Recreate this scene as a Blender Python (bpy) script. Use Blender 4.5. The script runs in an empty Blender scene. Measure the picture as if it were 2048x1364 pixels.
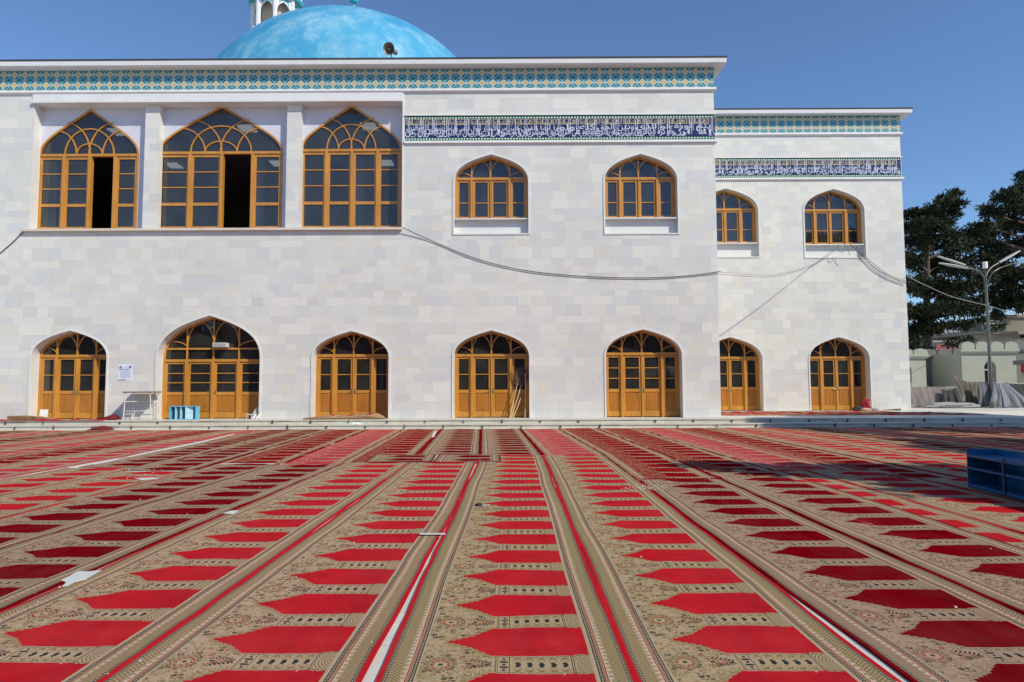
import bpy, bmesh, math, random
from math import sin, cos, pi, radians, atan, sqrt, floor
from mathutils import Vector, noise
from mathutils.geometry import tessellate_polygon
random.seed(7)
SC = bpy.context.scene
COL = SC.collection

# ------------------------------------------------------------------ camera
FPX, CAMH = 1365.0, 1.55
PIT, YAW, ROL = atan(90/FPX), atan(5/FPX), radians(.2)
FW = Vector((-sin(YAW)*cos(PIT), cos(YAW)*cos(PIT), sin(PIT)))
RT0 = Vector((cos(YAW), sin(YAW), 0)); UP0 = RT0.cross(FW)
RT = cos(ROL)*RT0 - sin(ROL)*UP0; UP = sin(ROL)*RT0 + cos(ROL)*UP0
CP = Vector((0, 0, CAMH))
cd = bpy.data.cameras.new('camera'); cam = bpy.data.objects.new('camera', cd); COL.objects.link(cam)
cd.sensor_width = 36; cd.lens = FPX/2048*36; cd.clip_start = .05; cd.clip_end = 3000
from mathutils import Matrix
M = Matrix((RT, UP, -FW)).transposed().to_4x4(); M.translation = CP; cam.matrix_world = M
SC.camera = cam
# ------------------------------------------------------------------ light
SUN_AZ, SUN_EL = radians(49), radians(39)      # azimuth to the right of straight-behind the camera
SD = Vector((sin(SUN_AZ)*cos(SUN_EL), -cos(SUN_AZ)*cos(SUN_EL), sin(SUN_EL)))
w = bpy.data.worlds.new('World'); SC.world = w; w.use_nodes = True
nt = w.node_tree; bg = nt.nodes['Background']
sky = nt.nodes.new('ShaderNodeTexSky'); sky.sky_type = 'NISHITA'; sky.sun_disc = False
sky.sun_elevation = SUN_EL; sky.sun_rotation = math.atan2(SD.x, SD.y)
sky.altitude = 300; sky.air_density = 1.0; sky.dust_density = .1; sky.ozone_density = 7.0
nt.links.new(sky.outputs[0], bg.inputs[0]); bg.inputs[1].default_value = .15
sl = bpy.data.lights.new('sun', 'SUN'); sl.energy = 4.15; sl.angle = radians(.5); sl.color = (1, .945, .79)
so = bpy.data.objects.new('sun', sl); COL.objects.link(so)
so.rotation_euler = SD.to_track_quat('Z', 'Y').to_euler(); so.location = (20, -20, 30)
SC.view_settings.view_transform = 'Standard'; SC.view_settings.look = 'None'
SC.view_settings.exposure = 0; SC.view_settings.gamma = 1
SC.render.engine = 'CYCLES'; SC.cycles.max_bounces = 8; SC.cycles.transparent_max_bounces = 12

# ------------------------------------------------------------------ helpers
def ray(px, py): return FW + RT*((px-1024)/FPX) + UP*((682-py)/FPX)
def P(px, py, Y):
    d = ray(px, py); return CP + d*(Y/d.y)
def G(px, py, z=0.0):
    d = ray(px, py); return CP + d*((z-CAMH)/d.z)

def tag(o, label=None, cat=None, group=None, kind=None):
    if label: o['label'] = label
    if cat: o['category'] = cat
    if group: o['group'] = group
    if kind: o['kind'] = kind
    return o
def empty(name, loc, label, cat, group=None, rz=0):
    o = bpy.data.objects.new(name, None); COL.objects.link(o); o.location = loc; o.rotation_euler.z = rz
    o.empty_display_size = .2
    return tag(o, label, cat, group)

class MB:
    """collects shapes in world space; build() links one mesh object"""
    def __init__(s): s.v = []; s.f = []; s.uv = {}; s.mi = []; s.cm = 0; s.sm = False
    def face(s, pts, uv=None):
        n = len(s.v); s.v += [tuple(p) for p in pts]; s.f.append(tuple(range(n, n+len(pts)))); s.mi.append(s.cm)
        if uv: s.uv[len(s.f)-1] = uv
    def faceF(s, pts):
        a, b, c = [Vector(q) for q in pts[:3]]
        s.face(pts if (b-a).cross(c-a).y < 0 else list(reversed(pts)))
    def box(s, a, b):
        x0, y0, z0 = min(a[0], b[0]), min(a[1], b[1]), min(a[2], b[2]); x1, y1, z1 = max(a[0], b[0]), max(a[1], b[1]), max(a[2], b[2])
        n = len(s.v)
        s.v += [(x0,y0,z0),(x1,y0,z0),(x1,y1,z0),(x0,y1,z0),(x0,y0,z1),(x1,y0,z1),(x1,y1,z1),(x0,y1,z1)]
        for q in ((0,3,2,1),(4,5,6,7),(0,1,5,4),(1,2,6,5),(2,3,7,6),(3,0,4,7)):
            s.f.append(tuple(n+i for i in q)); s.mi.append(s.cm)
        return s
    def hexa(s, c):    # 8 corners bottom ring 4, top ring 4
        n = len(s.v); s.v += [tuple(p) for p in c]
        for q in ((0,3,2,1),(4,5,6,7),(0,1,5,4),(1,2,6,5),(2,3,7,6),(3,0,4,7)):
            s.f.append(tuple(n+i for i in q)); s.mi.append(s.cm)
    def tube(s, pts, r, n=8, caps=True):
        pts = [Vector(p) for p in pts]; rs = r if isinstance(r, (list, tuple)) else [r]*len(pts)
        base = len(s.v); up = Vector((0, 0, 1))
        for i, p in enumerate(pts):
            t = (pts[min(i+1, len(pts)-1)] - pts[max(i-1, 0)]).normalized()
            a = t.cross(up)
            if a.length < .01: a = t.cross(Vector((1, 0, 0)))
            a.normalize(); b = a.cross(t)
            for k in range(n):
                q = p + (a*cos(2*pi*k/n) + b*sin(2*pi*k/n))*rs[i]; s.v.append(tuple(q))
        for i in range(len(pts)-1):
            for k in range(n):
                k2 = (k+1) % n; o = base+i*n
                s.f.append((o+k, o+k2, o+n+k2, o+n+k)); s.mi.append(s.cm)
        if caps:
            s.f.append(tuple(base+k for k in range(n))); s.mi.append(s.cm)
            o = base+(len(pts)-1)*n; s.f.append(tuple(o+k for k in reversed(range(n)))); s.mi.append(s.cm)
        return s
    def lathe(s, prof, c, n=24, ax='z'):
        base = len(s.v)
        for r, z in prof:
            for k in range(n):
                a = 2*pi*k/n; s.v.append((c[0]+r*cos(a), c[1]+r*sin(a), c[2]+z))
        for i in range(len(prof)-1):
            for k in range(n):
                k2 = (k+1) % n; o = base+i*n
                s.f.append((o+k, o+k2, o+n+k2, o+n+k)); s.mi.append(s.cm)
        return s
    def prism(s, poly, y0, y1):    # poly [(x,z)] extruded in y (front y0, back y1)
        n = len(poly); b = len(s.v)
        s.v += [(x, y0, z) for x, z in poly] + [(x, y1, z) for x, z in poly]
        s.f.append(tuple(b+i for i in range(n))); s.mi.append(s.cm)
        s.f.append(tuple(b+n+i for i in reversed(range(n)))); s.mi.append(s.cm)
        for i in range(n):
            j = (i+1) % n; s.f.append((b+j, b+i, b+n+i, b+n+j)); s.mi.append(s.cm)
    def strip(s, A, B, y0, y1):   # band between 2 polylines (x,z), from y0 (front) to y1
        for i in range(len(A)-1):
            a0, a1, b0, b1 = A[i], A[i+1], B[i], B[i+1]
            s.hexa([(a0[0],y0,a0[1]),(a1[0],y0,a1[1]),(a1[0],y1,a1[1]),(a0[0],y1,a0[1]),
                    (b0[0],y0,b0[1]),(b1[0],y0,b1[1]),(b1[0],y1,b1[1]),(b0[0],y1,b0[1])])
    def build(s, name, mat, parent=None, smooth=False, fix=True, weld=False):
        me = bpy.data.meshes.new(name); me.from_pydata(s.v, [], s.f)
        ms = mat if isinstance(mat, (list, tuple)) else [mat]
        for m in ms: me.materials.append(m)
        if len(ms) > 1: me.polygons.foreach_set('material_index', s.mi)
        if s.uv:
            ul = me.uv_layers.new(name='UVMap')
            for fi, uv in s.uv.items():
                for li, q in zip(me.polygons[fi].loop_indices, uv): ul.data[li].uv = q
        if fix:
            bm = bmesh.new(); bm.from_mesh(me)
            if weld: bmesh.ops.remove_doubles(bm, verts=bm.verts, dist=1e-5)
            bmesh.ops.recalc_face_normals(bm, faces=bm.faces)
            if smooth:
                for e in bm.edges:
                    if len(e.link_faces) == 2 and e.calc_face_angle(0) > .7: e.smooth = False
            bm.to_mesh(me); bm.free()
        if smooth: me.polygons.foreach_set('use_smooth', [True]*len(me.polygons))
        o = bpy.data.objects.new(name, me); COL.objects.link(o)
        if parent:
            o.parent = parent; q = parent; off = Vector((0, 0, 0))
            wm = Matrix.Identity(4); ch = []
            while q: ch.append(q); q = q.parent
            for q in reversed(ch):
                wm = wm @ (Matrix.Translation(q.location) @ q.rotation_euler.to_matrix().to_4x4())
            inv = wm.inverted()
            me.transform(inv)
        return o

# ---- node expression helper
class NX:
    def __init__(s, name):
        s.mat = bpy.data.materials.new(name); s.mat.use_nodes = True; s.t = s.mat.node_tree
        s.b = s.t.nodes['Principled BSDF']
    def L(s, a, b): s.t.links.new(a, b)
    def math(s, op, *a):
        n = s.t.nodes.new('ShaderNodeMath'); n.operation = op
        for i, x in enumerate(a):
            if isinstance(x, V): s.L(x.s, n.inputs[i])
            else: n.inputs[i].default_value = x
        return V(s, n.outputs[0])
    def pos(s, kind='Object'):
        n = s.t.nodes.new('ShaderNodeTexCoord'); sp = s.t.nodes.new('ShaderNodeSeparateXYZ')
        s.L(n.outputs[kind], sp.inputs[0]); s.co = n.outputs[kind]
        return [V(s, sp.outputs[i]) for i in range(3)]
    def world(s):
        n = s.t.nodes.new('ShaderNodeNewGeometry'); sp = s.t.nodes.new('ShaderNodeSeparateXYZ')
        s.L(n.outputs['Position'], sp.inputs[0]); s.co = n.outputs['Position']
        return [V(s, sp.outputs[i]) for i in range(3)]
    def comb(s, x, y, z=0.0):
        n = s.t.nodes.new('ShaderNodeCombineXYZ')
        for i, q in enumerate((x, y, z)):
            if isinstance(q, V): s.L(q.s, n.inputs[i])
            else: n.inputs[i].default_value = q
        return n.outputs[0]
    def noise(s, vec, scale, detail=3, rough=.55, out=0):
        n = s.t.nodes.new('ShaderNodeTexNoise'); n.inputs['Scale'].default_value = scale
        n.inputs['Detail'].default_value = detail; n.inputs['Roughness'].default_value = rough
        if vec is not None: s.L(vec, n.inputs['Vector'])
        return V(s, n.outputs[out])
    def white(s, vec):
        n = s.t.nodes.new('ShaderNodeTexWhiteNoise'); n.noise_dimensions = '3D'; s.L(vec, n.inputs['Vector'])
        sp = s.t.nodes.new('ShaderNodeSeparateColor'); s.L(n.outputs['Color'], sp.inputs[0])
        return [V(s, n.outputs['Value'])] + [V(s, sp.outputs[i]) for i in range(3)]
    def voro(s, vec, scale, feat='F1'):
        n = s.t.nodes.new('ShaderNodeTexVoronoi'); n.inputs['Scale'].default_value = scale; n.feature = feat
        s.L(vec, n.inputs['Vector']); sp = s.t.nodes.new('ShaderNodeSeparateColor'); s.L(n.outputs['Color'], sp.inputs[0])
        return V(s, n.outputs['Distance']), V(s, sp.outputs[0]), V(s, sp.outputs[1])
    def mix(s, f, a, b):
        n = s.t.nodes.new('ShaderNodeMix'); n.data_type = 'RGBA'
        for x, i in ((f, 0), (a, 6), (b, 7)):
            if isinstance(x, V): s.L(x.s, n.inputs[i])
            elif hasattr(x, 'is_linked'): s.L(x, n.inputs[i])
            else: n.inputs[i].default_value = x if i == 0 else (*x, 1)
        return V(s, n.outputs[2])
    def mul(s, c, f):    # colour * scalar
        n = s.t.nodes.new('ShaderNodeMix'); n.data_type = 'RGBA'; n.blend_type = 'MULTIPLY'; n.inputs[0].default_value = 1
        s.L(c.s, n.inputs[6]); k = s.t.nodes.new('ShaderNodeCombineColor')
        for i in range(3): s.L(f.s, k.inputs[i])
        s.L(k.outputs[0], n.inputs[7]); return V(s, n.outputs[2])
    def bump(s, h, strength=.3, dist=.01):
        n = s.t.nodes.new('ShaderNodeBump'); n.inputs['Strength'].default_value = strength; n.inputs['Distance'].default_value = dist
        s.L(h.s, n.inputs['Height']); s.L(n.outputs[0], s.b.inputs['Normal'])
    def out(s, col, rough=.7, **kw):
        if isinstance(col, V): s.L(col.s, s.b.inputs['Base Color'])
        else: s.b.inputs['Base Color'].default_value = (*col, 1)
        if isinstance(rough, V): s.L(rough.s, s.b.inputs['Roughness'])
        else: s.b.inputs['Roughness'].default_value = rough
        for k, v in kw.items(): s.b.inputs[k.replace('_', ' ')].default_value = v
        return s.mat
class V:
    def __init__(s, n, sock): s.n = n; s.s = sock
    def __add__(s, o): return s.n.math('ADD', s, o)
    __radd__ = __add__
    def __sub__(s, o): return s.n.math('SUBTRACT', s, o)
    def __rsub__(s, o): return s.n.math('SUBTRACT', o, s)
    def __mul__(s, o): return s.n.math('MULTIPLY', s, o)
    __rmul__ = __mul__
    def __truediv__(s, o): return s.n.math('DIVIDE', s, o)
    def __lt__(s, o): return s.n.math('LESS_THAN', s, o)
    def __gt__(s, o): return s.n.math('GREATER_THAN', s, o)
    def abs(s): return s.n.math('ABSOLUTE', s)
    def fract(s): return s.n.math('FRACT', s)
    def floor(s): return s.n.math('FLOOR', s)
    def sin(s): return s.n.math('SINE', s)
    def mn(s, o): return s.n.math('MINIMUM', s, o)
    def mx(s, o): return s.n.math('MAXIMUM', s, o)
    def pp(s, o): return s.n.math('PINGPONG', s, o)
    def sqrt(s): return s.n.math('SQRT', s)
    def between(s, a, b): return (s > a)*(s < b)
def hyp(a, b): return (a*a + b*b).sqrt()
def lerpclamp(x, a, b):
    n = x.n.t.nodes.new('ShaderNodeMapRange'); x.n.L(x.s, n.inputs[0]); n.inputs[1].default_value = a; n.inputs[2].default_value = b
    return V(x.n, n.outputs[0])

def plain(name, col, rough=.6, var=.15, scale=6., bump=0., metal=0., **kw):
    n = NX(name); x, y, z = n.world(); q = n.noise(n.co, scale, 5, .6)
    c = n.mul(n.mix(0., col, col), q*var*2 + (1-var))
    if bump: n.bump(n.noise(n.co, scale*6, 4), bump, .01)
    return n.out(c, rough, Metallic=metal, **kw)

# ------------------------------------------------------------------ materials
def mat_ashlar(name, rh=.33, cw=1.15, bright=1.0, seed=0.):
    n = NX(name); x, y, z = n.world(); u = x + y
    z0_ = z; z = z + (z*6.1).sin()*.055 + (z*2.3).sin()*.05
    row = (z/rh).floor(); rr = n.white(n.comb(row, seed+3.3, 0.))
    uu = (u + rr[1]*7.)/ (rr[2]*.5 + cw*.75)
    cell = uu.floor(); f = uu.fract()
    spl = n.white(n.comb(row, cell, seed+9.))[1]*.36+.32
    half = f > spl
    cid = cell*2. + half
    h = n.white(n.comb(row, cid, seed+1.))
    base = n.mix(h[1], (.65, .64, .61), (.735, .715, .66))
    base = n.mix((h[2] > .74)*.45, base, (.56, .57, .60))
    base = n.mix((h[3] > .86)*.4, base, (.66, .60, .51))
    base = n.mix((h[0] > .92)*.45, base, (.52, .515, .51))
    # veining and blotches
    sc = n.comb(u + h[1]*20., z + h[2]*30., h[3]*10.)
    v1 = n.noise(sc, 2.2, 6, .65); v2 = n.noise(sc, 9., 5, .6)
    blot = lerpclamp(v1, .58, .8)
    base = n.mix(blot*.5*h[2], base, (.60, .51, .40))
    base = n.mul(base, v2*.10 + .95)
    big = n.noise(n.co, .35, 4, .6); base = n.mul(base, big*.16+.88)
    drip = lerpclamp(n.noise(n.comb(u*5., z*.35, 0.), 1., 5, .6), .60, .78); base = n.mix(drip*.22, base, (.42, .39, .33))
    # joints
    fz = (z/rh).fract(); jz = fz.mn(1.-fz)*rh
    jx = (f-spl).abs().mn(f).mn(1.-f)*cw
    j = jz.mn(jx) < .005
    base = n.mix(j*.35, base, (.36, .345, .33))
    base = n.mul(base, n.mix(0., (bright,)*3, (bright,)*3) if False else (v1*0.+bright))
    n.bump(v2 - j*1.0, .12, .006)
    return n.out(base, .42)
ASH = mat_ashlar('marble_ashlar')
MARB = None
def mat_marble(name, a, b, rough=.45, joint=None):
    n = NX(name); x, y, z = n.world(); q = n.noise(n.co, 1.7, 6, .65); c = n.mix(lerpclamp(q, .35, .7), a, b)
    c = n.mul(c, n.noise(n.co, 14., 4)*.16+.92)
    if joint:
        f = ((x+y*.37)/joint).fract(); c = n.mix((f < .008)*.6, c, (.2, .19, .17))
    g = lerpclamp(n.noise(n.co, 5., 6, .7), .6, .8); c = n.mix(g*.3, c, (.45, .42, .36))
    return n.out(c, rough)
MARB = mat_marble('white_marble', (.72, .71, .68), (.64, .64, .64))
PLAST = mat_marble('white_plaster', (.70, .70, .71), (.64, .63, .64), .7)
SPAND = mat_marble('lavender_plaster', (.62, .62, .70), (.56, .56, .64), .7, None)
STEPM = mat_marble('step_marble', (.62, .59, .50), (.50, .47, .39), .5, 1.31)
DARKJ = plain('dark_joint', (.05, .048, .045), .8)

def mat_wood(name, a, b):
    n = NX(name); x, y, z = n.pos('Object')
    v = n.comb(x*22., y*22., z*1.6); g = n.noise(v, 1., 6, .6); g2 = n.noise(n.comb(x*3., y*3., z*.8), 1., 3)
    c = n.mix(lerpclamp(g, .3, .72), a, b); c = n.mul(c, g2*.6+.68)
    n.bump(g, .08, .004)
    return n.out(c, .33, Coat_Weight=.25, Coat_Roughness=.15)
WOOD = mat_wood('varnished_wood', (.58, .27, .045), (.45, .19, .024))
WOODP = mat_wood('varnished_panel_wood', (.46, .18, .022), (.35, .12, .012))
WOODD = mat_wood('weathered_wood', (.60, .36, .14), (.42, .22, .08))

def mat_glass():
    n = NX('window_glass'); t = n.t; t.nodes.remove(n.b)
    o = [q for q in t.nodes if q.type == 'OUTPUT_MATERIAL'][0]
    gl = t.nodes.new('ShaderNodeBsdfGlossy'); gl.inputs['Roughness'].default_value = .015; gl.inputs['Color'].default_value = (.93, .96, 1, 1)
    tr = t.nodes.new('ShaderNodeBsdfTransparent'); tr.inputs[0].default_value = (.62, .66, .66, 1)
    fr = t.nodes.new('ShaderNodeFresnel'); fr.inputs[0].default_value = 1.75
    m = t.nodes.new('ShaderNodeMixShader'); n.L(fr.outputs[0], m.inputs[0]); n.L(tr.outputs[0], m.inputs[1]); n.L(gl.outputs[0], m.inputs[2])
    n.co = t.nodes.new('ShaderNodeNewGeometry').outputs['Position']
    bp = t.nodes.new('ShaderNodeBump'); bp.inputs['Strength'].default_value = .05; bp.inputs['Distance'].default_value = .05
    n.L(n.noise(n.co, 1.6, 2).s, bp.inputs['Height']); n.L(bp.outputs[0], gl.inputs['Normal'])
    df = t.nodes.new('ShaderNodeBsdfDiffuse'); df.inputs[0].default_value = (.50, .48, .44, 1)
    m2 = t.nodes.new('ShaderNodeMixShader'); dn = n.noise(n.co, 1.1, 5, .6)*.10 + .0
    n.L(dn.s, m2.inputs[0]); n.L(m.outputs[0], m2.inputs[1]); n.L(df.outputs[0], m2.inputs[2])
    n.L(m2.outputs[0], o.inputs[0]); return n.mat
GLASS = mat_glass()

def mat_frieze(name, x0, z0, c=.424, rz=.40):
    n = NX(name); x, y, z = n.world(); u = (x+y-x0)/c; v = (z-z0)/rz
    du = (u+.5).fract()-.5; dv = (v+.5).fract()-.5
    eu = u.fract()-.5; ev = v.fract()-.5
    r = hyp(du, dv); e = hyp(eu, ev)
    hh = n.noise(n.co, 2.5, 4)
    teal = n.mix(hh, (.010, .155, .175), (.016, .215, .225))
    pale = n.mix(hh, (.40, .43, .46), (.48, .50, .50))
    yel = n.mix(n.white(n.comb(u.floor(), v.floor(), 1.))[1], (.56, .44, .17), (.50, .37, .18))
    col = n.mix((r < .435), pale, teal)
    col = n.mix(r > .53, col, yel)
    col = n.mix((e-.5).abs() < .022, col, (.42, .56, .64))
    col = n.mix((du.abs() > .485)*.0, col, pale)
    return n.out(col, .35)
def mat_band(name, zt, zb):
    n = NX(name); x, y, z = n.world(); u = x+y; H = zt-zb
    q = (z-zb)/H
    navy = n.mix(n.noise(n.co, 4., 4), (.008, .009, .07), (.013, .016, .11))
    edge = (q < .125) + (q > .875)
    col = n.mix(edge, navy, (.025, .13, .07))
    f = (u/.115).fract()-.5
    for qc in (.075, .915):
        d = hyp(f*.115, (q-qc)*H); col = n.mix(d < .030, col, (.75, .80, .70))
    col = n.mix(q > .955, col, (.01, .05, .045))
    # faint arabesque ground
    d, c1, c2 = n.voro(n.comb(u, z, 0.), 13.); col = n.mix((d < .22)*q.between(.14, .86)*.45, col, (.25, .33, .62))
    return n.out(col, .3)
WHITEG = plain('white_glaze', (.60, .64, .77), .35, .05)
GOLDG = plain('gold_glaze', (.60, .50, .28), .4, .08)

# ---------------- carpet
CW, CL = 1.372, .686
def mat_carpet(name, field, ground, olive, zone=None, scrib=(.45, .33, .2), selv=None, dustw=.05):
    n = NX(name); t = n.t
    uvn = t.nodes.new('ShaderNodeUVMap'); uvn.uv_map = 'UVMap'
    sp = t.nodes.new('ShaderNodeSeparateXYZ'); n.L(uvn.outputs[0], sp.inputs[0]); n.co = uvn.outputs[0]
    U0 = V(n, sp.outputs[0]); V0 = V(n, sp.outputs[1])
    wv = n.noise(n.co, 26., 2); wv2 = n.noise(n.co, 1.3, 2)
    U = U0 + (wv-.5)*.008; W = V0 + (wv2-.5)*.03
    fancy = zone is not None; zone = zone or ground; selv = selv or field
    dark = (.022, .026, .028); red2 = (.30, .035, .03); cream = (.47, .36, .245); dol = tuple(q*.62 for q in olive)
    vf = (W/CL).fract(); s = (vf-.5).abs()*CL; tt = CL*.5 - s          # s: distance from the niche axis, tt: from the column axis
    sgn = (vf-.5)
    # niche half width
    saw = ((U*27.).fract())*.021
    h = lerpclamp(U, .30, .49)*.118 + lerpclamp(U, .488, .50)*.022 + lerpclamp(U, .50, .585)*.086
    h = h - saw*(U.between(.31, .585)) + (U > .60)*((U*55.).sin()*.0015)
    h = h - lerpclamp(U, 1.055, 1.075)*.014
    if fancy: h = h + (U > .5)*.034 + .012
    inn = (s < h)*(U < 1.152)*(U > .295)
    colr = U > .60
    g = n.mix(n.noise(n.co, 60., 2), ground, tuple(q*.88 for q in ground))
    zr = n.mix(colr, zone, ground)
    base = zr if zone != ground else g
    # olive fringe beside the niche tip
    sw2 = ((U*46.).fract())*.012
    base = n.mix((s < h + .034 + sw2)*U.between(.31, .60)*.75, base, olive)
    base = n.mix(((s-h-.030).abs() < .003)*U.between(.31, .60)*.6, base, dol)
    # scattered flowers
    vec = n.comb(U*1.0, W*1.0, 0.)
    d, c1, c2 = n.voro(vec, 18.); fz = U.between(.20, .60)*(s > h+.028)*(.25 if fancy else 1.)
    base = n.mix((d < .36)*(d > .14)*(c1 < .5)*fz*.9, base, dark)
    base = n.mix((d < .30)*(c1 > .62)*(c2 > .3)*fz*.8, base, red2)
    base = n.mix((d < .12)*(c1 > .42)*fz*.8, base, cream)
    vine = ((n.noise(vec, 13., 2)-.5).abs() < .018)*fz
    base = n.mix(vine*.8, base, dol)
    leafv = ((n.noise(vec, 21., 2)-.56).abs() < .02)*fz; base = n.mix(leafv*.75, base, olive)
    lf2 = ((n.noise(vec, 34., 2)-.5) > .10)*fz; base = n.mix(lf2*.5, base, olive)
    lc2 = ((n.noise(n.comb(U+3., W, 1.), 30., 2)-.5) > .13)*fz; base = n.mix(lc2*.6, base, cream)
    # medallion at the foot of each column
    md = hyp((U-.318)*1.15, tt)
    md = md + ((n.noise(vec, 30., 1))-.5)*.012
    mz = md < .088
    ring = ((md*1.0-.100).abs() < .006)*((U*190.+W*150.).sin() > -.2)*(U > .2)*(U < .45)
    base = n.mix(ring*.7, base, dark)
    base = n.mix(mz*(U > .2), base, n.mix(0.5, ground, olive) if zone == ground else zone)
    base = n.mix((md-.082).abs() < .005, base, dol)
    base = n.mix(((md-.055).abs() < .010)*((md*95.+U*160.+W*170.).sin() > -.3), base, red2)
    base = n.mix(((md-.030).abs() < .006)*((U*260.).sin() > -.2), base, cream)
    base = n.mix(md < .012, base, dark)
    # leafy V
    vl = lerpclamp(U, .455, .60)*-.055+.068
    vv = (tt-vl).abs()
    feather = ((U*230. - tt*180.).sin() > -.1)
    base = n.mix((vv < .017)*U.between(.475, .60)*feather, base, dark)
    base = n.mix(((tt-vl+.026).abs() < .007)*U.between(.43, .59)*((U*300.).sin() > -.4), base, red2)
    base = n.mix((hyp(U-.475, tt) < .014), base, dark)
    # the column
    cz = (s > h)*U.between(.60, 1.152)
    ce = tt < .112
    base = n.mix(((s-h).abs() < .0045)*U.between(.585, 1.15), base, cream)
    base = n.mix(((s-h-.011).abs() < .0035)*cz, base, dol)
    base = n.mix(((U-.622).abs() < .004)*cz*ce, base, dol)
    bk = U.between(.640, .692)*(tt < .098)
    zig = ((tt*1.0).pp(.035)) * .55
    base = n.mix(bk*(((U-.668).abs()-.006) < zig)*(((tt/.035).fract()-.5).abs() > .16), base, dark)
    base = n.mix(((U-.634).abs() < .0025)*cz*ce, base, dol); base = n.mix(((U-.698).abs() < .0025)*cz*ce, base, dark)
    tf = ((U-.712)/.0655); ti = (tf.fract()-.5)*.0655; tz = U.between(.712, 1.0395)
    petal = hyp(ti*1.0, tt*.60) < .0185
    notch = hyp(ti+.019, tt) < .0105
    base = n.mix((hyp(ti*1.0, (tt-.058)*1.) < .026)*tz*(hyp(ti, tt-.058) > .017)*cz, base, olive)
    base = n.mix(tz*((hyp(ti, tt-.078)-.012).abs() < .0035)*cz, base, dol)
    base = n.mix(tz*(petal - petal*notch), base, dark)
    base = n.mix(tz*((ti+.0327).abs() < .002)*(tt < .09)*.4, base, dol)
    base = n.mix(tz*(((U*150.).sin()*.010+.092-tt).abs() < .0035)*cz*.9, base, dol)
    base = n.mix(((U-1.046).abs() < .0028)*cz, base, dark); base = n.mix(((U-1.058).abs() < .0022)*cz, base, dark)
    bl = hyp((U-1.150)*1.05, tt*.72); blz = U.between(1.066, 1.150)*(s > h)
    base = n.mix(blz*(((bl/.0170).fract()-.5).abs() < .20), base, dol)
    # field
    fvar = n.noise(n.co, 2.2, 6, .68)
    fcol = n.mul(n.mix(lerpclamp(fvar, .35, .65), field, tuple(q*.72 for q in field)), n.noise(n.comb(U*1., W*9., 0.), 24., 3)*.30+.85)
    col = n.mix(inn, base, fcol)
    if zone != ground:   # scribbled light ornament over the red zone
        dd = ((n.noise(vec, 9., 2)-.5).abs() < .022)*U.between(.2, .60); col = n.mix(dd*.55, col, scrib)
    # borders
    b = U.mn(CW - U); bz = b < .205
    bg_ = n.mix(.5, olive, ground)
    vb = W
    bc = n.mix(b < .030, bg_, tuple(q*.9 for q in selv))
    bc = n.mix(b.between(.030, .034), bc, dol)
    dot = ((vb/.021).fract() < .5)
    bc = n.mix(b.between(.035, .054), bc, n.mix(dot*b.between(.039, .050), dark, cream))
    hat = ((vb*210. + b*200.).sin() > .1)
    bc = n.mix(b.between(.058, .118)*hat*.8, bc, dol)
    zz = .110 + (vb.pp(.027))*1.35 + ((vb*400.).sin())*.003
    bc = n.mix(b.between(.10, .152)*(b > zz), bc, (.52, .40, .28))
    bc = n.mix(((b-zz).abs() < .0035), bc, dol)
    bc = n.mix(b.between(.152, .158), bc, red2)
    bc = n.mix(b.between(.164, .170)*((vb*300.).sin() > -.5), bc, red2)
    bc = n.mix(b.between(.174, .197), bc, n.mix(dot*b.between(.180, .191), dark, cream))
    bc = n.mix(b.between(.199, .205), bc, cream)
    col = n.mix(bz, col, bc)
    # wear, dust, pile
    d1 = n.noise(n.comb(U0*1., V0*.6, 5.), 2.2, 5, .65); col = n.mix(lerpclamp(d1, .42, .8)*dustw, col, (.46, .36, .28))
    pile = n.noise(n.co, 420., 2); col = n.mul(col, pile*.5+.75)
    blot = n.noise(n.co, .55, 3); col = n.mul(col, blot*.24+.88)
    crumb = n.voro(n.comb(U0, V0, 0.), 5.); col = n.mix((crumb[0] < .035)*(crumb[1] > .6)*.8, col, (.7, .66, .6))
    n.bump(pile + inn*-.3, .5, .004)
    m = n.out(col, .95); n.b.inputs['Specular IOR Level'].default_value = .0
    n.b.inputs['Sheen Weight'].default_value = 0 if field[0] < .3 else .02; n.b.inputs['Sheen Roughness'].default_value = .5
    n.b.inputs['Sheen Tint'].default_value = (1, .8, .75, 1)
    return m
RB = (.53, .009, .018); RD = (.19, .0012, .005); RS = (.50, .048, .055); RM = (.34, .006, .014)
TAN = (.47, .325, .205); TANR = (.39, .26, .175); GRN = (.44, .315, .185); OLV = (.29, .185, .09); OLG = (.265, .195, .08)
CM = {
 'bright': mat_carpet('bright_red_carpet', RB, TAN, OLV),
 'green': mat_carpet('bright_red_olive_carpet', RB, GRN, OLG),
 'dark': mat_carpet('dark_red_carpet', RD, TANR, (.28, .19, .11)),
 'darkfancy': mat_carpet('dark_red_scrolled_carpet', (.27, .002, .008), TAN, OLV, zone=(.25, .004, .009)),
 'salmon': mat_carpet('faded_red_scrolled_carpet', RS, (.50, .33, .24), OLV, zone=(.48, .045, .055), scrib=(.62, .40, .3)),
 'faded': mat_carpet('faded_red_carpet', (.54, .028, .055), TAN, OLV),
}
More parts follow.
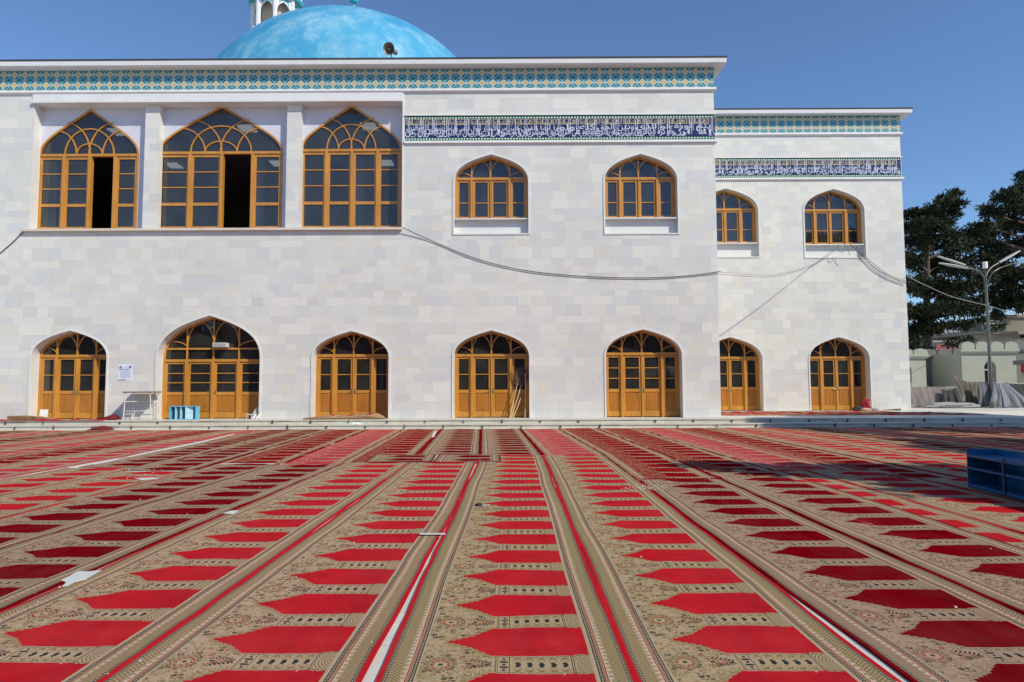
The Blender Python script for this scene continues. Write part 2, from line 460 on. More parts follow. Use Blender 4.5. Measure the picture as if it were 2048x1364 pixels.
# ------------------------------------------------------------------ ground, terrace, steps
def mat_paving(name, a, b, s=.6):
    n = NX(name); x, y, z = n.world()
    h = n.white(n.comb((x/s).floor(), (y/s).floor(), 0.)); c = n.mix(h[1], a, b)
    fx = (x/s).fract(); fy = (y/s).fract(); j = ((fx < .012)+(fy < .012)) > .5
    c = n.mix(j*.6, c, (.22, .2, .18)); c = n.mul(c, n.noise(n.co, 5., 5)*.3+.85)
    return n.out(c, .55)
PAVE = mat_paving('stone_paving', (.66, .63, .56), (.58, .55, .49))
FY, FY2, TZ = 26.4, 32.8, .32
S1, S2 = 25.12, 25.62
m = MB(); m.face([(-400, -400, 0), (400, -400, 0), (400, 700, 0), (-400, 700, 0)])
tag(m.build('ground', PAVE, fix=False), kind='structure')
m = MB(); m.box((-60, S2+.03, .0), (19.9, FY2+60, TZ-.004)); m.box((19.9, S2+6, 0), (90, FY2+60, TZ-.006))
tag(m.build('terrace', PAVE), kind='structure')
def step(yf, yb, zt, zb, x1, ph):
    m = MB(); m.box((-60, yf+.02, zb), (x1, yb, zt-.045)); m.box((-60, yf-.02, zt-.043), (x1+.02, yb, zt))
    m.cm = 1; x = -30+ph
    while x < x1:
        w_ = random.uniform(.02, .05)
        if random.random() < .85: m.box((x, yf-.026, zb+.005), (x+w_, yf-.0, zt-random.choice([.05, .05, .012])))
        if random.random() < .4: m.box((x+.2, yf+.012, zt-.062), (x+random.uniform(.4, 1.1), yf+.021, zt-.046))
        x += 1.43
    tag(m.build('steps', [STEPM, DARKJ]), kind='structure')
step(S1, S2+.05, .165, 0, 40, .2); step(S2, S2+.32, TZ, .166, 19.9, .9)

# ------------------------------------------------------------------ mosque
MQ = empty('mosque', (0, FY, TZ), 'large white marble mosque with blue dome, arched wooden doors and tiled friezes', 'mosque')
XL = -34.
XC = P(1434, 480, FY).x; XC2 = P(1811, 540, FY2).x
zf = lambda px, py, Y=FY: P(px, py, Y).z
Z_TOP = 14.42; Z_FR_T = zf(1100, 136); Z_FR_B = zf(1100, 176)
Z2_TOP = P(1640, 216, FY2-.42).z; Z2_FR_T = zf(1640, 231, FY2); Z2_FR_B = zf(1640, 265, FY2)
KA = [(1, 0), (1, .55), (.6, .78), (0, 1)]; KB = [(1, 0), (1, .30), (.75, .46), (0, 1)]
def arch(xl, xr, zb, zs, za, K=KA, n=14):
    """closed outline: bottom-left, up, over the point, down to bottom-right"""
    c = (xl+xr)/2; w_ = (xr-xl)/2; r = za-zs
    half = []
    for i in range(n+1):
        t = i/n; a = (1-t)**3; b = 3*(1-t)**2*t; d = 3*(1-t)*t*t; e = t**3
        half.append((a*K[0][0]+b*K[1][0]+d*K[2][0]+e*K[3][0], a*K[0][1]+b*K[1][1]+d*K[2][1]+e*K[3][1]))
    left = [(c-w_*x, zs+r*y) for x, y in half]; right = [(c+w_*x, zs+r*y) for x, y in reversed(half[:-1])]
    return [(xl, zb)] + left + right + [(xr, zb)]
def inset(pl, d):    # open polyline offset inwards (to the right of travel: travel up-left side, over, down)
    out = []
    for i, p in enumerate(pl):
        a = pl[max(i-1, 0)]; b = pl[min(i+1, len(pl)-1)]
        t = Vector((b[0]-a[0], b[1]-a[1])).normalized(); nn = Vector((t.y, -t.x))
        k = d
        if 0 < i < len(pl)-1:
            t1 = Vector((p[0]-a[0], p[1]-a[1])).normalized(); cs = max(.6, t1.x*t.x+t1.y*t.y); k = d/cs
        out.append((p[0]+nn.x*k, p[1]+nn.y*k))
    return out
def tess(outer, holes, y):
    ls = [[Vector((x, z, 0)) for x, z in outer]] + [[Vector((x, z, 0)) for x, z in h] for h in holes]
    fl = [v for l in ls for v in l]; return [[(fl[i].x, y, fl[i].y) for i in tri] for tri in tessellate_polygon(ls)]
def reveal(m, o, y0, y1, close=True):
    n = len(o)
    for i in range(n if close else n-1):
        a, b = o[i], o[(i+1) % n]; m.face([(a[0], y0, a[1]), (b[0], y0, b[1]), (b[0], y1, b[1]), (a[0], y1, a[1])])

# openings:   xl, xr, y_apex, y_spring, y_base, y_transom, (mullions), leaf panes, y_bottom of glass, type
def opx(xl, xr, ya, ys, yb, Y): 
    xm = (xl+xr)/2
    return [P(xl, ys+10, Y).x, P(xr, ys+10, Y).x, P(xm, yb, Y).z, P(xm, ys, Y).z, P(xm, ya, Y).z]
DOORS = [
 dict(q=(62.5, 213.5, 661, 716, 838), tr=(712,), mu=(111, 151.5, 190), kind='a'),
 dict(q=(314, 520, 631, 716, 838), tr=(721, 697.5), mu=(372, 425, 476), kind='b'),
 dict(q=(625.5, 777.5, 662, 716, 838), tr=(711,), mu=(667, 706.5, 745), kind='a'),
 dict(q=(907, 1058.5, 660.5, 714, 838), tr=(710.5,), mu=(944, 983, 1022), kind='a'),
 dict(q=(1211.5, 1364, 658.5, 712, 836), tr=(707.5,), mu=(1244.5, 1284.5, 1325), kind='c'),
]
DOORS2 = [dict(q=(1399, 1525, 674, 719, 822), tr=(715.5,), mu=(1429.5, 1459.5, 1491), kind='a'),
          dict(q=(1619.5, 1739.5, 674, 718, 819), tr=(715,), mu=(1643, 1673, 1703.5), kind='a')]
WINS = [dict(q=(908.5, 1056.5, 309, 362, 467), tr=(357.5,), mu=(943.5, 981, 1019), sill=440),
        dict(q=(1209.5, 1354.5, 308, 361, 466.5), tr=(357,), mu=(1240.5, 1277.5, 1315), sill=438.5)]
WINS2 = [dict(q=(1389, 1516.5, 377, 422, 513.5), tr=(419,), mu=(1419.5, 1449.5, 1480.5), sill=488),
         dict(q=(1608.5, 1729, 378, 423, 514.5), tr=(420.5,), mu=(1629.5, 1660, 1691.5), sill=490.5)]
for d in DOORS + WINS: d['Y'] = FY
for d in DOORS2 + WINS2: d['Y'] = FY2
for d in DOORS + DOORS2:
    d['o'] = opx(*d['q'], d['Y']); d['o'][2] = TZ; d['rec'] = .45
for d in WINS + WINS2: d['o'] = opx(*d['q'], d['Y']); d['rec'] = .34
# loggia opening
LXL, LXR = P(64, 330, FY).x, P(804.5, 330, FY).x
LZB, LZT = P(430, 457.5, FY).z, P(430, 206, FY).z
def facade(Y, x0, x1, z0, z1, ops, rects, mat):
    m = MB()
    holes = [arch(*d['o']) for d in ops]
    outer = [(x0, z0)]
    # doors reach the ground: notch them out of the outline
    base = sorted([h for d, h in zip(ops, holes) if abs(d['o'][2]-z0) < 1e-3 and d['o'][0] > x0], key=lambda h: h[0][0])
    part = [h for d, h in zip(ops, holes) if abs(d['o'][2]-z0) < 1e-3 and d['o'][0] <= x0]
    for h in base: outer += h
    outer += [(x1, z0), (x1, z1), (x0, z1)]
    if part:    # an arch cut by the corner of the main block
        h = [p for p in part[0] if p[0] > x0]; a = [p for p in part[0] if p[0] <= x0][-1]; b = h[0]
        t = (x0-a[0])/(b[0]-a[0]); zc = a[1]+(b[1]-a[1])*t
        outer = [(x0, zc)] + h + outer[1:]
    ih = [h for d, h in zip(ops, holes) if abs(d['o'][2]-z0) > 1e-3]
    for tri in tess(outer, ih + rects, Y): m.face(tri)
    return m
m = facade(FY, XL, XC, TZ, Z_FR_T+.12, DOORS+WINS, [[(LXL, LZB), (LXL, LZT), (LXR, LZT), (LXR, LZB)]], ASH)
m.face([(XC, FY, 0), (XC, FY+22, 0), (XC, FY+22, Z_FR_T+.12), (XC, FY, Z_FR_T+.12)])
m.face([(XL, FY, 0), (XL, FY+22, 0), (XL, FY+22, Z_FR_T+.12), (XL, FY, Z_FR_T+.12)])
m.face([(XL, FY+22, 0), (XC, FY+22, 0), (XC, FY+22, Z_FR_T+.12), (XL, FY+22, Z_FR_T+.12)])
# wing: window hidden partly by the corner is given a full hole, door too (they run on behind the block)
XW0 = DOORS2[0]['o'][0] - .6
m2 = facade(FY2, XW0, XC2, TZ, Z2_FR_T+.12, DOORS2+WINS2, [], ASH)
m2.face([(XC2, FY2, 0), (XC2, FY2+16, 0), (XC2, FY2+16, Z2_FR_T+.12), (XC2, FY2, Z2_FR_T+.12)])
m2.face([(XC, FY2+16, 0), (XC2, FY2+16, 0), (XC2, FY2+16, Z2_FR_T+.12), (XC, FY2+16, Z2_FR_T+.12)])
b0 = len(m.v); m.v += m2.v; m.f += [tuple(i+b0 for i in f) for f in m2.f]; m.mi += m2.mi
m.build('wall', ASH, MQ, fix=False)
# reveals + trims
def surround(d, fr):
    o = arch(*d['o']); Y = d['Y']; isd = d in DOORS or d in DOORS2; mr = MB(); mt = MB()
    reveal(mr, o, Y, Y+d['rec']+.12, not isd)
    mt.strip(inset(o, .004), inset(o, -.062), Y-.028, Y+.02)
    if not isd:
        x0, x1, zb = d['o'][0], d['o'][1], d['o'][2]
        mt.box((x0-.062, Y-.03, zb-.05), (x1+.062, Y+.02, zb+.004))
    mr.build('reveal', MARB, fr, fix=False); mt.build('arch_trim', MARB, fr)

HANDLE = plain('door_handle_metal', (.45, .40, .30), .3, .1, 5., metal=.8)
# ---- infill builder
def arc_pts(c, rx, rz, a0, a1, n=14): return [(c[0]+rx*cos(radians(a0+(a1-a0)*i/n)), c[1]+rz*sin(radians(a0+(a1-a0)*i/n))) for i in range(n+1)]
def barline(m, pl, wd, y0, y1):
    a = inset(pl, wd/2); b = inset(pl, -wd/2); m.strip(a, b, y0, y1)
def zarch(o, x, K=KA):
    pl = arch(*o, K)[1:-1]
    for a, b in zip(pl, pl[1:]):
        if a[0] <= x <= b[0]: return a[1]+(b[1]-a[1])*((x-a[0])/(b[0]-a[0]+1e-9))
    return o[3]
def leaf(parent, name, x0, x1, z0, z1, y, panes, zpan, label=None):
    """a glazed leaf: frame with glazing bars, timber panel under zpan, glass"""
    m = MB(); s = .085 if x1-x0 > .5 else .07; t = .06
    m.box((x0, y, z0), (x0+s, y+t, z1)); m.box((x1-s, y, z0), (x1, y+t, z1)); m.box((x0+s, y, z1-s), (x1-s, y+t, z1))
    lo = .20 if zpan else .08
    m.box((x0+s, y, z0), (x1-s, y+t, z0+lo))
    gz0 = z0+lo
    if zpan:
        m.box((x0+s, y, zpan-.06), (x1-s, y+t, zpan+.06)); gz0 = zpan+.06
        m.box((x0+s, y+.03, z0+lo), (x1-s, y+.05, zpan-.06))
        a, b, c, e = x0+s+.05, x1-s-.05, z0+lo+.05, zpan-.11   # raised field with a bevel
        m.cm = 1
        m.hexa([(a-.025, y+.03, c-.025), (b+.025, y+.03, c-.025), (b+.025, y+.03, e+.025), (a-.025, y+.03, e+.025), (a, y+.012, c), (b, y+.012, c), (b, y+.012, e), (a, y+.012, e)])
        m.cm = 0
    for zz in panes: m.box((x0+s, y+.008, zz-.017), (x1-s, y+.05, zz+.017))
    o = m.build(name, [WOOD, WOODP], parent); 
    if label: o['label'] = label
    g = MB(); g.faceF([(x0+s, y+.04, gz0), (x1-s, y+.04, gz0), (x1-s, y+.04, z1-s), (x0+s, y+.04, z1-s)])
    g.build('glass', GLASS, parent, fix=False)
def infill(d, name, door=True, label=None):
    o = list(d['o']); Y = d['Y']+d['rec']; FRW = .085
    if not door: o[2] = P(1000, d['sill'], Y).z
    if not door: o[2] = P((d['q'][0]+d['q'][1])/2, d['sill'], Y).z
    pl = arch(*o); e = Y+.14
    xm = (d['q'][0]+d['q'][1])/2
    mus = [P(x, (d['q'][3]+d['q'][4])/2, Y).x for x in d['mu']]; trs = [P(xm, y, Y).z for y in d['tr']]
    m = MB(); m.strip(pl, inset(pl, FRW), Y, e)
    zt = trs[0]
    m.box((o[0]+FRW, Y-.015, zt-.05), (o[1]-FRW, e, zt+.05))
    for z_ in trs[1:]: m.box((o[0]+FRW, Y-.012, z_-.035), (o[1]-FRW, e, z_+.035))
    for i, x in enumerate(mus):
        wd = .10 if i != 1 or d.get('kind') == 'b' else .05
        if not door: wd = .085 if i != 1 else .03
        m.box((x-wd/2, Y-.04 if wd > .05 else Y-.01, o[2]), (x+wd/2, e, zt-.05))
        m.box((x-.028, Y-.006, zt+.05), (x+.028, e, zarch(o, x)-.05))
    if not door: m.box((o[0]+FRW, Y-.008, o[2]), (o[1]-FRW, e, o[2]+.06))
    fr = m.build(name, WOOD, MQ)
    if label: fr['label'] = label
    # lancet tracery
    m = MB(); zb = trs[-1] if len(trs) > 1 else zt
    xs = [o[0]+.03] + mus + [o[1]-.03]
    for i in (1, 2):
        a, b = xs[i], xs[i+1]; c = (a+b)/2; top = zarch(o, c)-.06; r = top-zb
        m_l = [(a + (c-a)*(1-cos(pi/2*k/10))**1.0, zb+.04 + (r-.04)*sin(pi/2*k/10)) for k in range(11)]
        barline(m, m_l, .032, Y+.008, Y+.07); barline(m, [(2*c-x, z) for x, z in m_l], .032, Y+.011, Y+.07)
    for sgn, a, b in ((-1, xs[1], xs[0]), (1, xs[3], xs[4])):
        wv = abs(b-a)*.78; top = zarch(o, a+sgn*wv)-.03
        m_l = [(a + sgn*wv*(1-cos(pi/2*k/10)), zb+.04+(top-zb-.04)*sin(pi/2*k/10)) for k in range(11)]
        barline(m, m_l, .032, Y+.009, Y+.07)
    m.build('tracery', WOOD, fr)
    g = MB(); ip = [p for p in arch(*o) if p[1] > zt+.02]; ip = [(o[0]+.02, zt+.02)] + ip + [(o[1]-.02, zt+.02)]
    for tri in tess(ip, [], Y+.05): g.faceF(tri)
    g.build('glass', GLASS, fr, fix=False)
    xs = [o[0]+FRW] + mus + [o[1]-FRW]
    h = zt-.05-o[2]
    for i in range(4):
        x0, x1 = xs[i], xs[i+1]
        if i > 0: x0 += .05 if (i != 2 or d.get('kind') == 'b') else .026
        if i < 3: x1 -= .05 if (i != 1 or d.get('kind') == 'b') else .026
        if door:
            zp = o[2]+.43*h if d.get('kind') != 'b' else o[2]+.44*h
            z1 = zt-.055; n = {'a': 2, 'b': 3, 'c': 3}[d['kind']]
            g0, g1 = zp+.06, z1-.085
            panes = [g0+(g1-g0)*k/n for k in range(1, n)]
            leaf(fr, 'door_leaf' if i in (1, 2) else 'side_panel', x0, x1, o[2]+.03, z1, Y+.03, panes, zp)
        else:
            leaf(fr, 'window_sash', x0, x1, o[2]+.06, zt-.055, Y+.03, [o[2]+.06+(h-.1)*.42], None)
    if door:
        for dx in (-.07, .07):
            mh = MB(); x_ = mus[1]+dx*(1 if d.get('kind') != 'b' else 1.6); z_ = o[2]+1.05
            mh.box((x_-.018, Y+.012, z_-.09), (x_+.018, Y+.03, z_+.09)); mh.tube([(x_, Y+.02, z_), (x_, Y-.03, z_), (x_+(.10 if dx > 0 else -.10), Y-.035, z_)], .010, 6); mh.build('handle', HANDLE, fr)
    surround(d, fr)
    return fr
pos = ['leftmost of the ground-floor doors', 'tallest arched door, behind the small blue crate', 'arched door with a carpet heaped on its threshold', 'arched door with brooms leaning in its right side', 'last arched door of the main block, with three-pane leaves']
for d, s in zip(DOORS, pos): infill(d, 'door', True, s)
infill(DOORS2[0], 'door', True, 'wing door half hidden by the corner of the main block'); infill(DOORS2[1], 'door', True, 'wing door with a red bundle at its right')
for d, s in zip(WINS+WINS2, ['left small upper window of the main block', 'right small upper window of the main block', 'wing window cut by the block corner', 'wing window with cables on its sill']):
    fr = infill(d, 'window', False, s)
    Y = d['Y']+d['rec']; o = d['o']; zs = P((d['q'][0]+d['q'][1])/2, d['sill'], Y).z
    m = MB(); m.box((o[0]+.01, d['Y']-.03+.05, zs-.05), (o[1]-.01, Y+.1, zs-.001)); m.build('sill', MARB, fr)
    m = MB(); m.face([(o[0], Y-.10, o[2]), (o[1], Y-.10, o[2]), (o[1], Y-.10, zs-.05), (o[0], Y-.10, zs-.05)]); m.build('apron', MARB, fr, fix=False)

# ---- loggia with the three big windows
YB = FY+.50
BW = [dict(x=(79.5, 279.5), ya=219, ys=311, mu=(128.5, 180, 230.5), gone=(2,)), dict(x=(318.5, 566.5), ya=212.5, ys=306, mu=(380, 443.5, 505.5), gone=(2,)), dict(x=(602.5, 803.5), ya=211, ys=301, mu=(653, 704.5, 755.5), gone=())]
bo = []
zb_ = P(430, 458.0, YB).z
for b in BW:
    xm = sum(b['x'])/2; bo.append([P(b['x'][0], b['ys'], YB).x, P(b['x'][1], b['ys'], YB).x, zb_, P(xm, b['ys'], YB).z, P(xm, b['ya'], YB).z])
m = MB(); outer = [(LXL, zb_)]
for o in bo: outer += arch(*o, KB)
outer += [(LXR, zb_), (LXR, LZT+.1), (LXL, LZT+.1)]
for tri in tess(outer, [], YB-.04): m.face(tri)
m.build('spandrel_panel', SPAND, MQ, fix=False)
m = MB()
m.face([(LXL, FY, LZB), (LXL, YB+.3, LZB), (LXL, YB+.3, LZT), (LXL, FY, LZT)])
m.face([(LXR, FY, LZB), (LXR, YB+.3, LZB), (LXR, YB+.3, LZT), (LXR, FY, LZT)])
m.face([(LXL, FY, LZT), (LXR, FY, LZT), (LXR, YB, LZT), (LXL, YB, LZT)])
m.build('loggia_reveal', MARB, MQ, fix=False)
for a, b in ((288, 316.5), (572.5, 601)):
    m = MB(); m.box((P(a, 330, FY+.14).x, FY+.14, LZB), (P(b, 330, FY+.14).x, YB-.04, LZT)); m.build('pilaster', ASH, MQ)
m = MB(); m.box((LXL-.22, FY-.16, LZB-.09), (LXR+.02, YB+.2, LZB-.001)); m.build('window_ledge', mat_marble('stained_ledge', (.62, .52, .42), (.70, .62, .54)), MQ)
m = MB(); m.box((LXL-.05, FY-.13, LZT-.005), (LXR+.0, FY+.1, LZT+.11)); m.box((LXL-.05, FY-.06, LZT+.11), (LXR, FY+.1, Z_FR_B-.16)); m.build('lintel', PLAST, MQ)
for b, o, lab in zip(BW, bo, ('left big pointed window with one leaf open', 'middle and widest big pointed window with one leaf open', 'right big pointed window, all leaves shut')):
    Y = YB; pl = arch(*o, KB); m = MB(); m.strip(pl, inset(pl, .075), Y-.06, Y+.12)
    zt = o[3]; mus = [P(x, 380, Y).x for x in b['mu']]
    m.box((o[0]+.07, Y-.075, zt-.055), (o[1]-.07, Y+.1, zt+.045))
    for x in mus: m.box((x-.06, Y-.09, o[2]), (x+.06, Y+.1, zt-.055))
    fr = m.build('window', WOOD, MQ); fr['label'] = lab
    c = (o[0]+o[1])/2; w_ = (o[1]-o[0])/2; z0 = zt+.03; rz = (o[4]-o[3])/.92/w_
    m = MB()
    def A(cx, r, a0, a1, k=0, rr=1.12): barline(m, arc_pts((c+cx*w_, z0), r*w_, r*w_*rr*rz*.95, a0, a1), .042, Y-.05+k*.003, Y+.03)
    A(0, .26, 0, 180, 0, .86); A(0, .49, 0, 180, 1, 1.10)
    A(-.5, .51, 0, 86, 2, 1.31); A(.5, .51, 94, 180, 3, 1.31)
    A(-.66, .40, 0, 95, 4, 1.24); A(.66, .40, 85, 180, 5, 1.24)
    m.build('tracery', WOOD, fr)
    g = MB()
    for tri in tess([p for p in arch(*o, KB)[1:-1]], [], Y+.01): g.faceF(tri)
    g.build('glass', GLASS, fr, fix=False)
    xs = [o[0]+.075]+mus+[o[1]-.075]; h = zt-.06-o[2]
    for i in range(4):
        if i in b['gone']: continue
        x0 = xs[i]+(.06 if i else 0); x1 = xs[i+1]-(.06 if i < 3 else 0)
        zz = o[2]+.33*h; g0 = zz+.06; g1 = o[2]+h-.09
        m = MB(); s = .075
        m.box((x0, Y-.03, o[2]), (x0+s, Y+.03, zt-.06)); m.box((x1-s, Y-.03, o[2]), (x1, Y+.03, zt-.06))
        m.box((x0+s, Y-.03, zt-.06-s-.04), (x1-s, Y+.03, zt-.06)); m.box((x0+s, Y-.03, o[2]), (x1-s, Y+.03, o[2]+.10)); m.box((x0+s, Y-.03, zz-.06), (x1-s, Y+.03, zz+.06))
        for k in (1, 2): zz2 = g0+(g1-g0)*k/3; m.box((x0+s, Y-.02, zz2-.02), (x1-s, Y+.02, zz2+.02))
        m.build('window_sash', WOOD, fr)
        g = MB(); g.faceF([(x0+s, Y+.012, o[2]+.1), (x1-s, Y+.012, o[2]+.1), (x1-s, Y+.012, zt-.1), (x0+s, Y+.012, zt-.1)]); g.build('glass', GLASS, fr, fix=False)

# ---- sweep round the corner
def sweep(prof, path, back):
    m = MB(); (x0, y0), (x1, y1) = path; rows = []
    for o, z in prof: rows.append([(x0, y0-o, z), (x1+o, y0-o, z), (x1+o, back, z)])
    n = len(rows)
    for i in range(n):
        a, b = rows[i], rows[(i+1) % n]
        for k in (0, 1): m.face([a[k], a[k+1], b[k+1], b[k]])
    return m
def cornice(Y, x0, x1, zt, zfr, zfb, back, xo):
    p = ((x0, Y), (x1, Y))
    zf0 = zt-.24
    sweep([(0.0, zfr-.02), (.03, zfr-.018), (.37, zf0-.03), (.37, zf0), (.41, zf0), (.42, zt-.062), (-.4, zt-.062), (-.4, zfr-.02)], p, back).build('cornice', PLAST, MQ)
    sweep([(.38, zt-.06), (.435, zt-.058), (.445, zt), (-.5, zt+.0), (-.5, zt-.06)], p, back).build('roof_edge', plain('bitumen', (.045, .045, .05), .7, .4, 3.), MQ)
    sweep([(.02, zfr-.018), (.02, zfb), (-.05, zfb), (-.05, zfr-.018)], p, back).build('tile_frieze', mat_frieze('frieze_tiles', xo, (zfr+zfb)/2+.01, .424, (zfr-zfb)/2*1.02), MQ, fix=False)
    sweep([(.02, zfb-.001), (.09, zfb-.03), (.10, zfb-.12), (.03, zfb-.17), (-.05, zfb-.17), (-.05, zfb-.001)], p, back).build('ledge', PLAST, MQ)
cornice(FY, XL, XC, Z_TOP, Z_FR_T, Z_FR_B, FY+22, P(1016.8, 153, FY).x+FY)
cornice(FY2, XC+.01, XC2, Z2_TOP, Z2_FR_T, Z2_FR_B, FY2+16, P(1475, 248, FY2).x+FY2)
# flat roofs
m = MB(); m.face([(XL, FY-.3, Z_TOP-.1), (XC+.3, FY-.3, Z_TOP-.1), (XC+.3, FY+22, Z_TOP-.1), (XL, FY+22, Z_TOP-.1)])
m.face([(XC, FY2-.3, Z2_TOP-.1), (XC2+.3, FY2-.3, Z2_TOP-.1), (XC2+.3, FY2+16, Z2_TOP-.1), (XC, FY2+16, Z2_TOP-.1)])
m.build('roof', plain('roof_felt', (.25, .24, .23), .8), MQ, fix=False)

# ---- inscription bands
def shape_ar(txt):
    F = {'ا':(0xFE8D,0),'أ':(0xFE83,0),'إ':(0xFE87,0),'آ':(0xFE81,0),'ب':(0xFE8F,1),'ة':(0xFE93,0),'ت':(0xFE95,1),'ث':(0xFE99,1),'ج':(0xFE9D,1),'ح':(0xFEA1,1),'خ':(0xFEA5,1),
         'د':(0xFEA9,0),'ذ':(0xFEAB,0),'ر':(0xFEAD,0),'ز':(0xFEAF,0),'س':(0xFEB1,1),'ش':(0xFEB5,1),'ص':(0xFEB9,1),'ض':(0xFEBD,1),'ط':(0xFEC1,1),'ظ':(0xFEC5,1),'ع':(0xFEC9,1),
         'غ':(0xFECD,1),'ف':(0xFED1,1),'ق':(0xFED5,1),'ك':(0xFED9,1),'ل':(0xFEDD,1),'م':(0xFEE1,1),'ن':(0xFEE5,1),'ه':(0xFEE9,1),'و':(0xFEED,0),'ى':(0xFEEF,0),'ي':(0xFEF1,1),'ئ':(0xFE89,1),'ؤ':(0xFE85,0)}
    out = []; n = len(txt); i = 0
    while i < n:
        c = txt[i]
        if c not in F: out.append(c); i += 1; continue
        pr = i > 0 and txt[i-1] in F and F[txt[i-1]][1] == 1
        if c == 'ل' and i+1 < n and txt[i+1] in 'اأإ':
            out.append(chr({'ا': 0xFEFB, 'أ': 0xFEF7, 'إ': 0xFEF9}[txt[i+1]] + (1 if pr else 0))); i += 2; continue
        base, dual = F[c]; nx = dual and i+1 < n and txt[i+1] in F
        out.append(chr(base + (1 if pr and not nx else 2 if nx and not pr else 3 if pr and nx else 0))); i += 1
    return ''.join(reversed(out))
def text_tris(txt, size, bold=0.0):
    c = bpy.data.curves.new('tmp_text', 'FONT'); c.body = txt; c.size = size; c.offset = bold; c.resolution_u = 2
    o = bpy.data.objects.new('tmp_text', c); COL.objects.link(o); bpy.context.view_layer.update()
    dg = bpy.context.evaluated_depsgraph_get(); me = bpy.data.meshes.new_from_object(o.evaluated_get(dg))
    vs = [v.co.copy() for v in me.vertices]; fs = [tuple(p.vertices) for p in me.polygons]
    bpy.data.objects.remove(o); bpy.data.curves.remove(c); bpy.data.meshes.remove(me)
    return vs, fs
def put_text(m, txt, x0, x1, z0, zh, y, size=1., bold=.0, fit=True):
    vs, fs = text_tris(txt, 1., bold)
    if not vs: return
    ax, bx = min(v.x for v in vs), max(v.x for v in vs); az, bz = min(v.y for v in vs), max(v.y for v in vs)
    sx = (x1-x0)/(bx-ax); sz = zh/(bz-az); b = len(m.v)
    m.v += [(x0+(v.x-ax)*sx, y, z0+(v.y-az)*sz) for v in vs]
    for f in fs: m.f.append(tuple(b+i for i in f)); m.mi.append(m.cm)
A1 = 'إلا أن يتم نوره ولو كره الكافرون هو الذي أرسل رسوله بالهدى ودين الحق ليظهره على الدين كله ولو كره المشركون'
A2 = 'يا أيها الذين آمنوا إن كثيرا من الأحبار والرهبان ليأكلون أموال الناس بالباطل ويصدون عن سبيل الله والذين'
B1 = 'وقالت اليهود عزير ابن الله وقالت النصارى المسيح ابن الله ذلك قولهم بأفواههم يضاهئون قول الذين كفروا من قبل قاتلهم الله أنى يؤفكون اتخذوا أحبارهم ورهبانهم أربابا من دون الله'
def band(Y, x0, x1, zt, zb, words, seed):
    rnd = random.Random(seed); H = zt-zb
    m = MB(); m.box((x0+.03, Y-.02, zb), (x1-.03 if Y == FY2 else x1+.012, Y+.03, zt)); bd = m.build('inscription_band', mat_band('inscription_tiles', zt, zb), MQ)
    m = MB()
    n = len(words); seg = (x1-x0-.16)/n     # words run from right to left, each with upper and lower line
    for i, (lo, up) in enumerate(words):
        xr = x1-.08-i*seg; xl = xr-seg*1.03
        put_text(m, shape_ar(lo), xl, xr, zb+H*.145, H*.35, Y-.030, bold=.009)
        put_text(m, shape_ar(up), xl+seg*.03, xr-seg*.05, zb+H*.34, H*.31, Y-.033, bold=.007)
    x = x0+.15
    while x < x1-.12:     # tall upright strokes of alif and lam
        k = rnd.choice([1, 2, 2, 3])
        for j in range(k):
            zl = zb+H*rnd.uniform(.2, .36); wd = .010
            m.prism([(x-wd, zl), (x+wd, zl), (x+wd*1.2, zt-H*.135), (x-wd*.6, zt-H*.12)], Y-.036, Y-.022)
            x += rnd.uniform(.055, .085)
        if rnd.random() < .7:   # a sweeping bowl
            cx = x+.05; r = rnd.uniform(.09, .16); barline(m, arc_pts((cx, zb+H*.32), r, H*.17, 190, 355, 9), .02, Y-.035, Y-.022)
        x += rnd.uniform(.16, .36)
    for _ in range(int((x1-x0)*16)):      # vowel marks
        cx = rnd.uniform(x0+.1, x1-.1); cz = zb+H*rnd.uniform(.17, .66); q = rnd.uniform(.010, .02); a = rnd.uniform(-.9, .9)
        m.prism([(cx-q*1.6*cos(a), cz-q*1.6*sin(a)), (cx+q*.4, cz-q*.5), (cx+q*1.6*cos(a), cz+q*1.6*sin(a)), (cx-q*.4, cz+q*.5)], Y-.0355, Y-.022)
    m.build('white_lettering', WHITEG, bd, fix=False)
    m = MB(); x = x0+.06; per = .86
    while x < x1-.2:
        e = min(x+per-.06, x1-.06); z0 = zb+H*.64; z1 = zt-H*.145; t_ = .014
        for xx in (x, x+.035, x+per*.27, x+per*.30, e-.045, e-.01):
            if xx < x1-.05: m.box((xx, Y-.027, z0), (xx+t_, Y-.015, z1))
        m.box((x, Y-.0275, z1-t_), (e, Y-.016, z1)); m.box((x+.02, Y-.0275, z0), (e-.03, Y-.016, z0+t_))
        put_text(m, shape_ar('الملك لله'), x+.06, e-.10, z0+.01, (z1-z0)*.72, Y-.0285, bold=.004)
        cx = x+per*.70; m.prism([(cx+.032*cos(a), (z0+z1)/2+.02+.04*sin(a)) for a in [k*pi/4 for k in range(8)]], Y-.029, Y-.02)
        x += per
    m.build('gold_lettering', GOLDG, bd, fix=False)
def reflection_drape(x0, x1, z0, z1, y, seed, parent=None):  # pale strips added in place of bright reflections and light patches on panes
    m = MB(); n_ = 40
    P_ = [(x0+(x1-x0)*i/n_, y+.035*sin(i*1.3+seed)+.02*noise.noise(Vector((i*.4, seed, 0)))) for i in range(n_+1)]
    for a, b in zip(P_, P_[1:]): m.face([(a[0], a[1], z0), (b[0], b[1], z0), (b[0]*.97+x0*.03, b[1], z1), (a[0]*.97+x0*.03, a[1], z1)])
    m.build('reflection_drape', REFL, parent or MQ, smooth=True, fix=False, weld=True)
REFL = plain('reflection_drape_cloth', (.62, .62, .58), .9, .06)
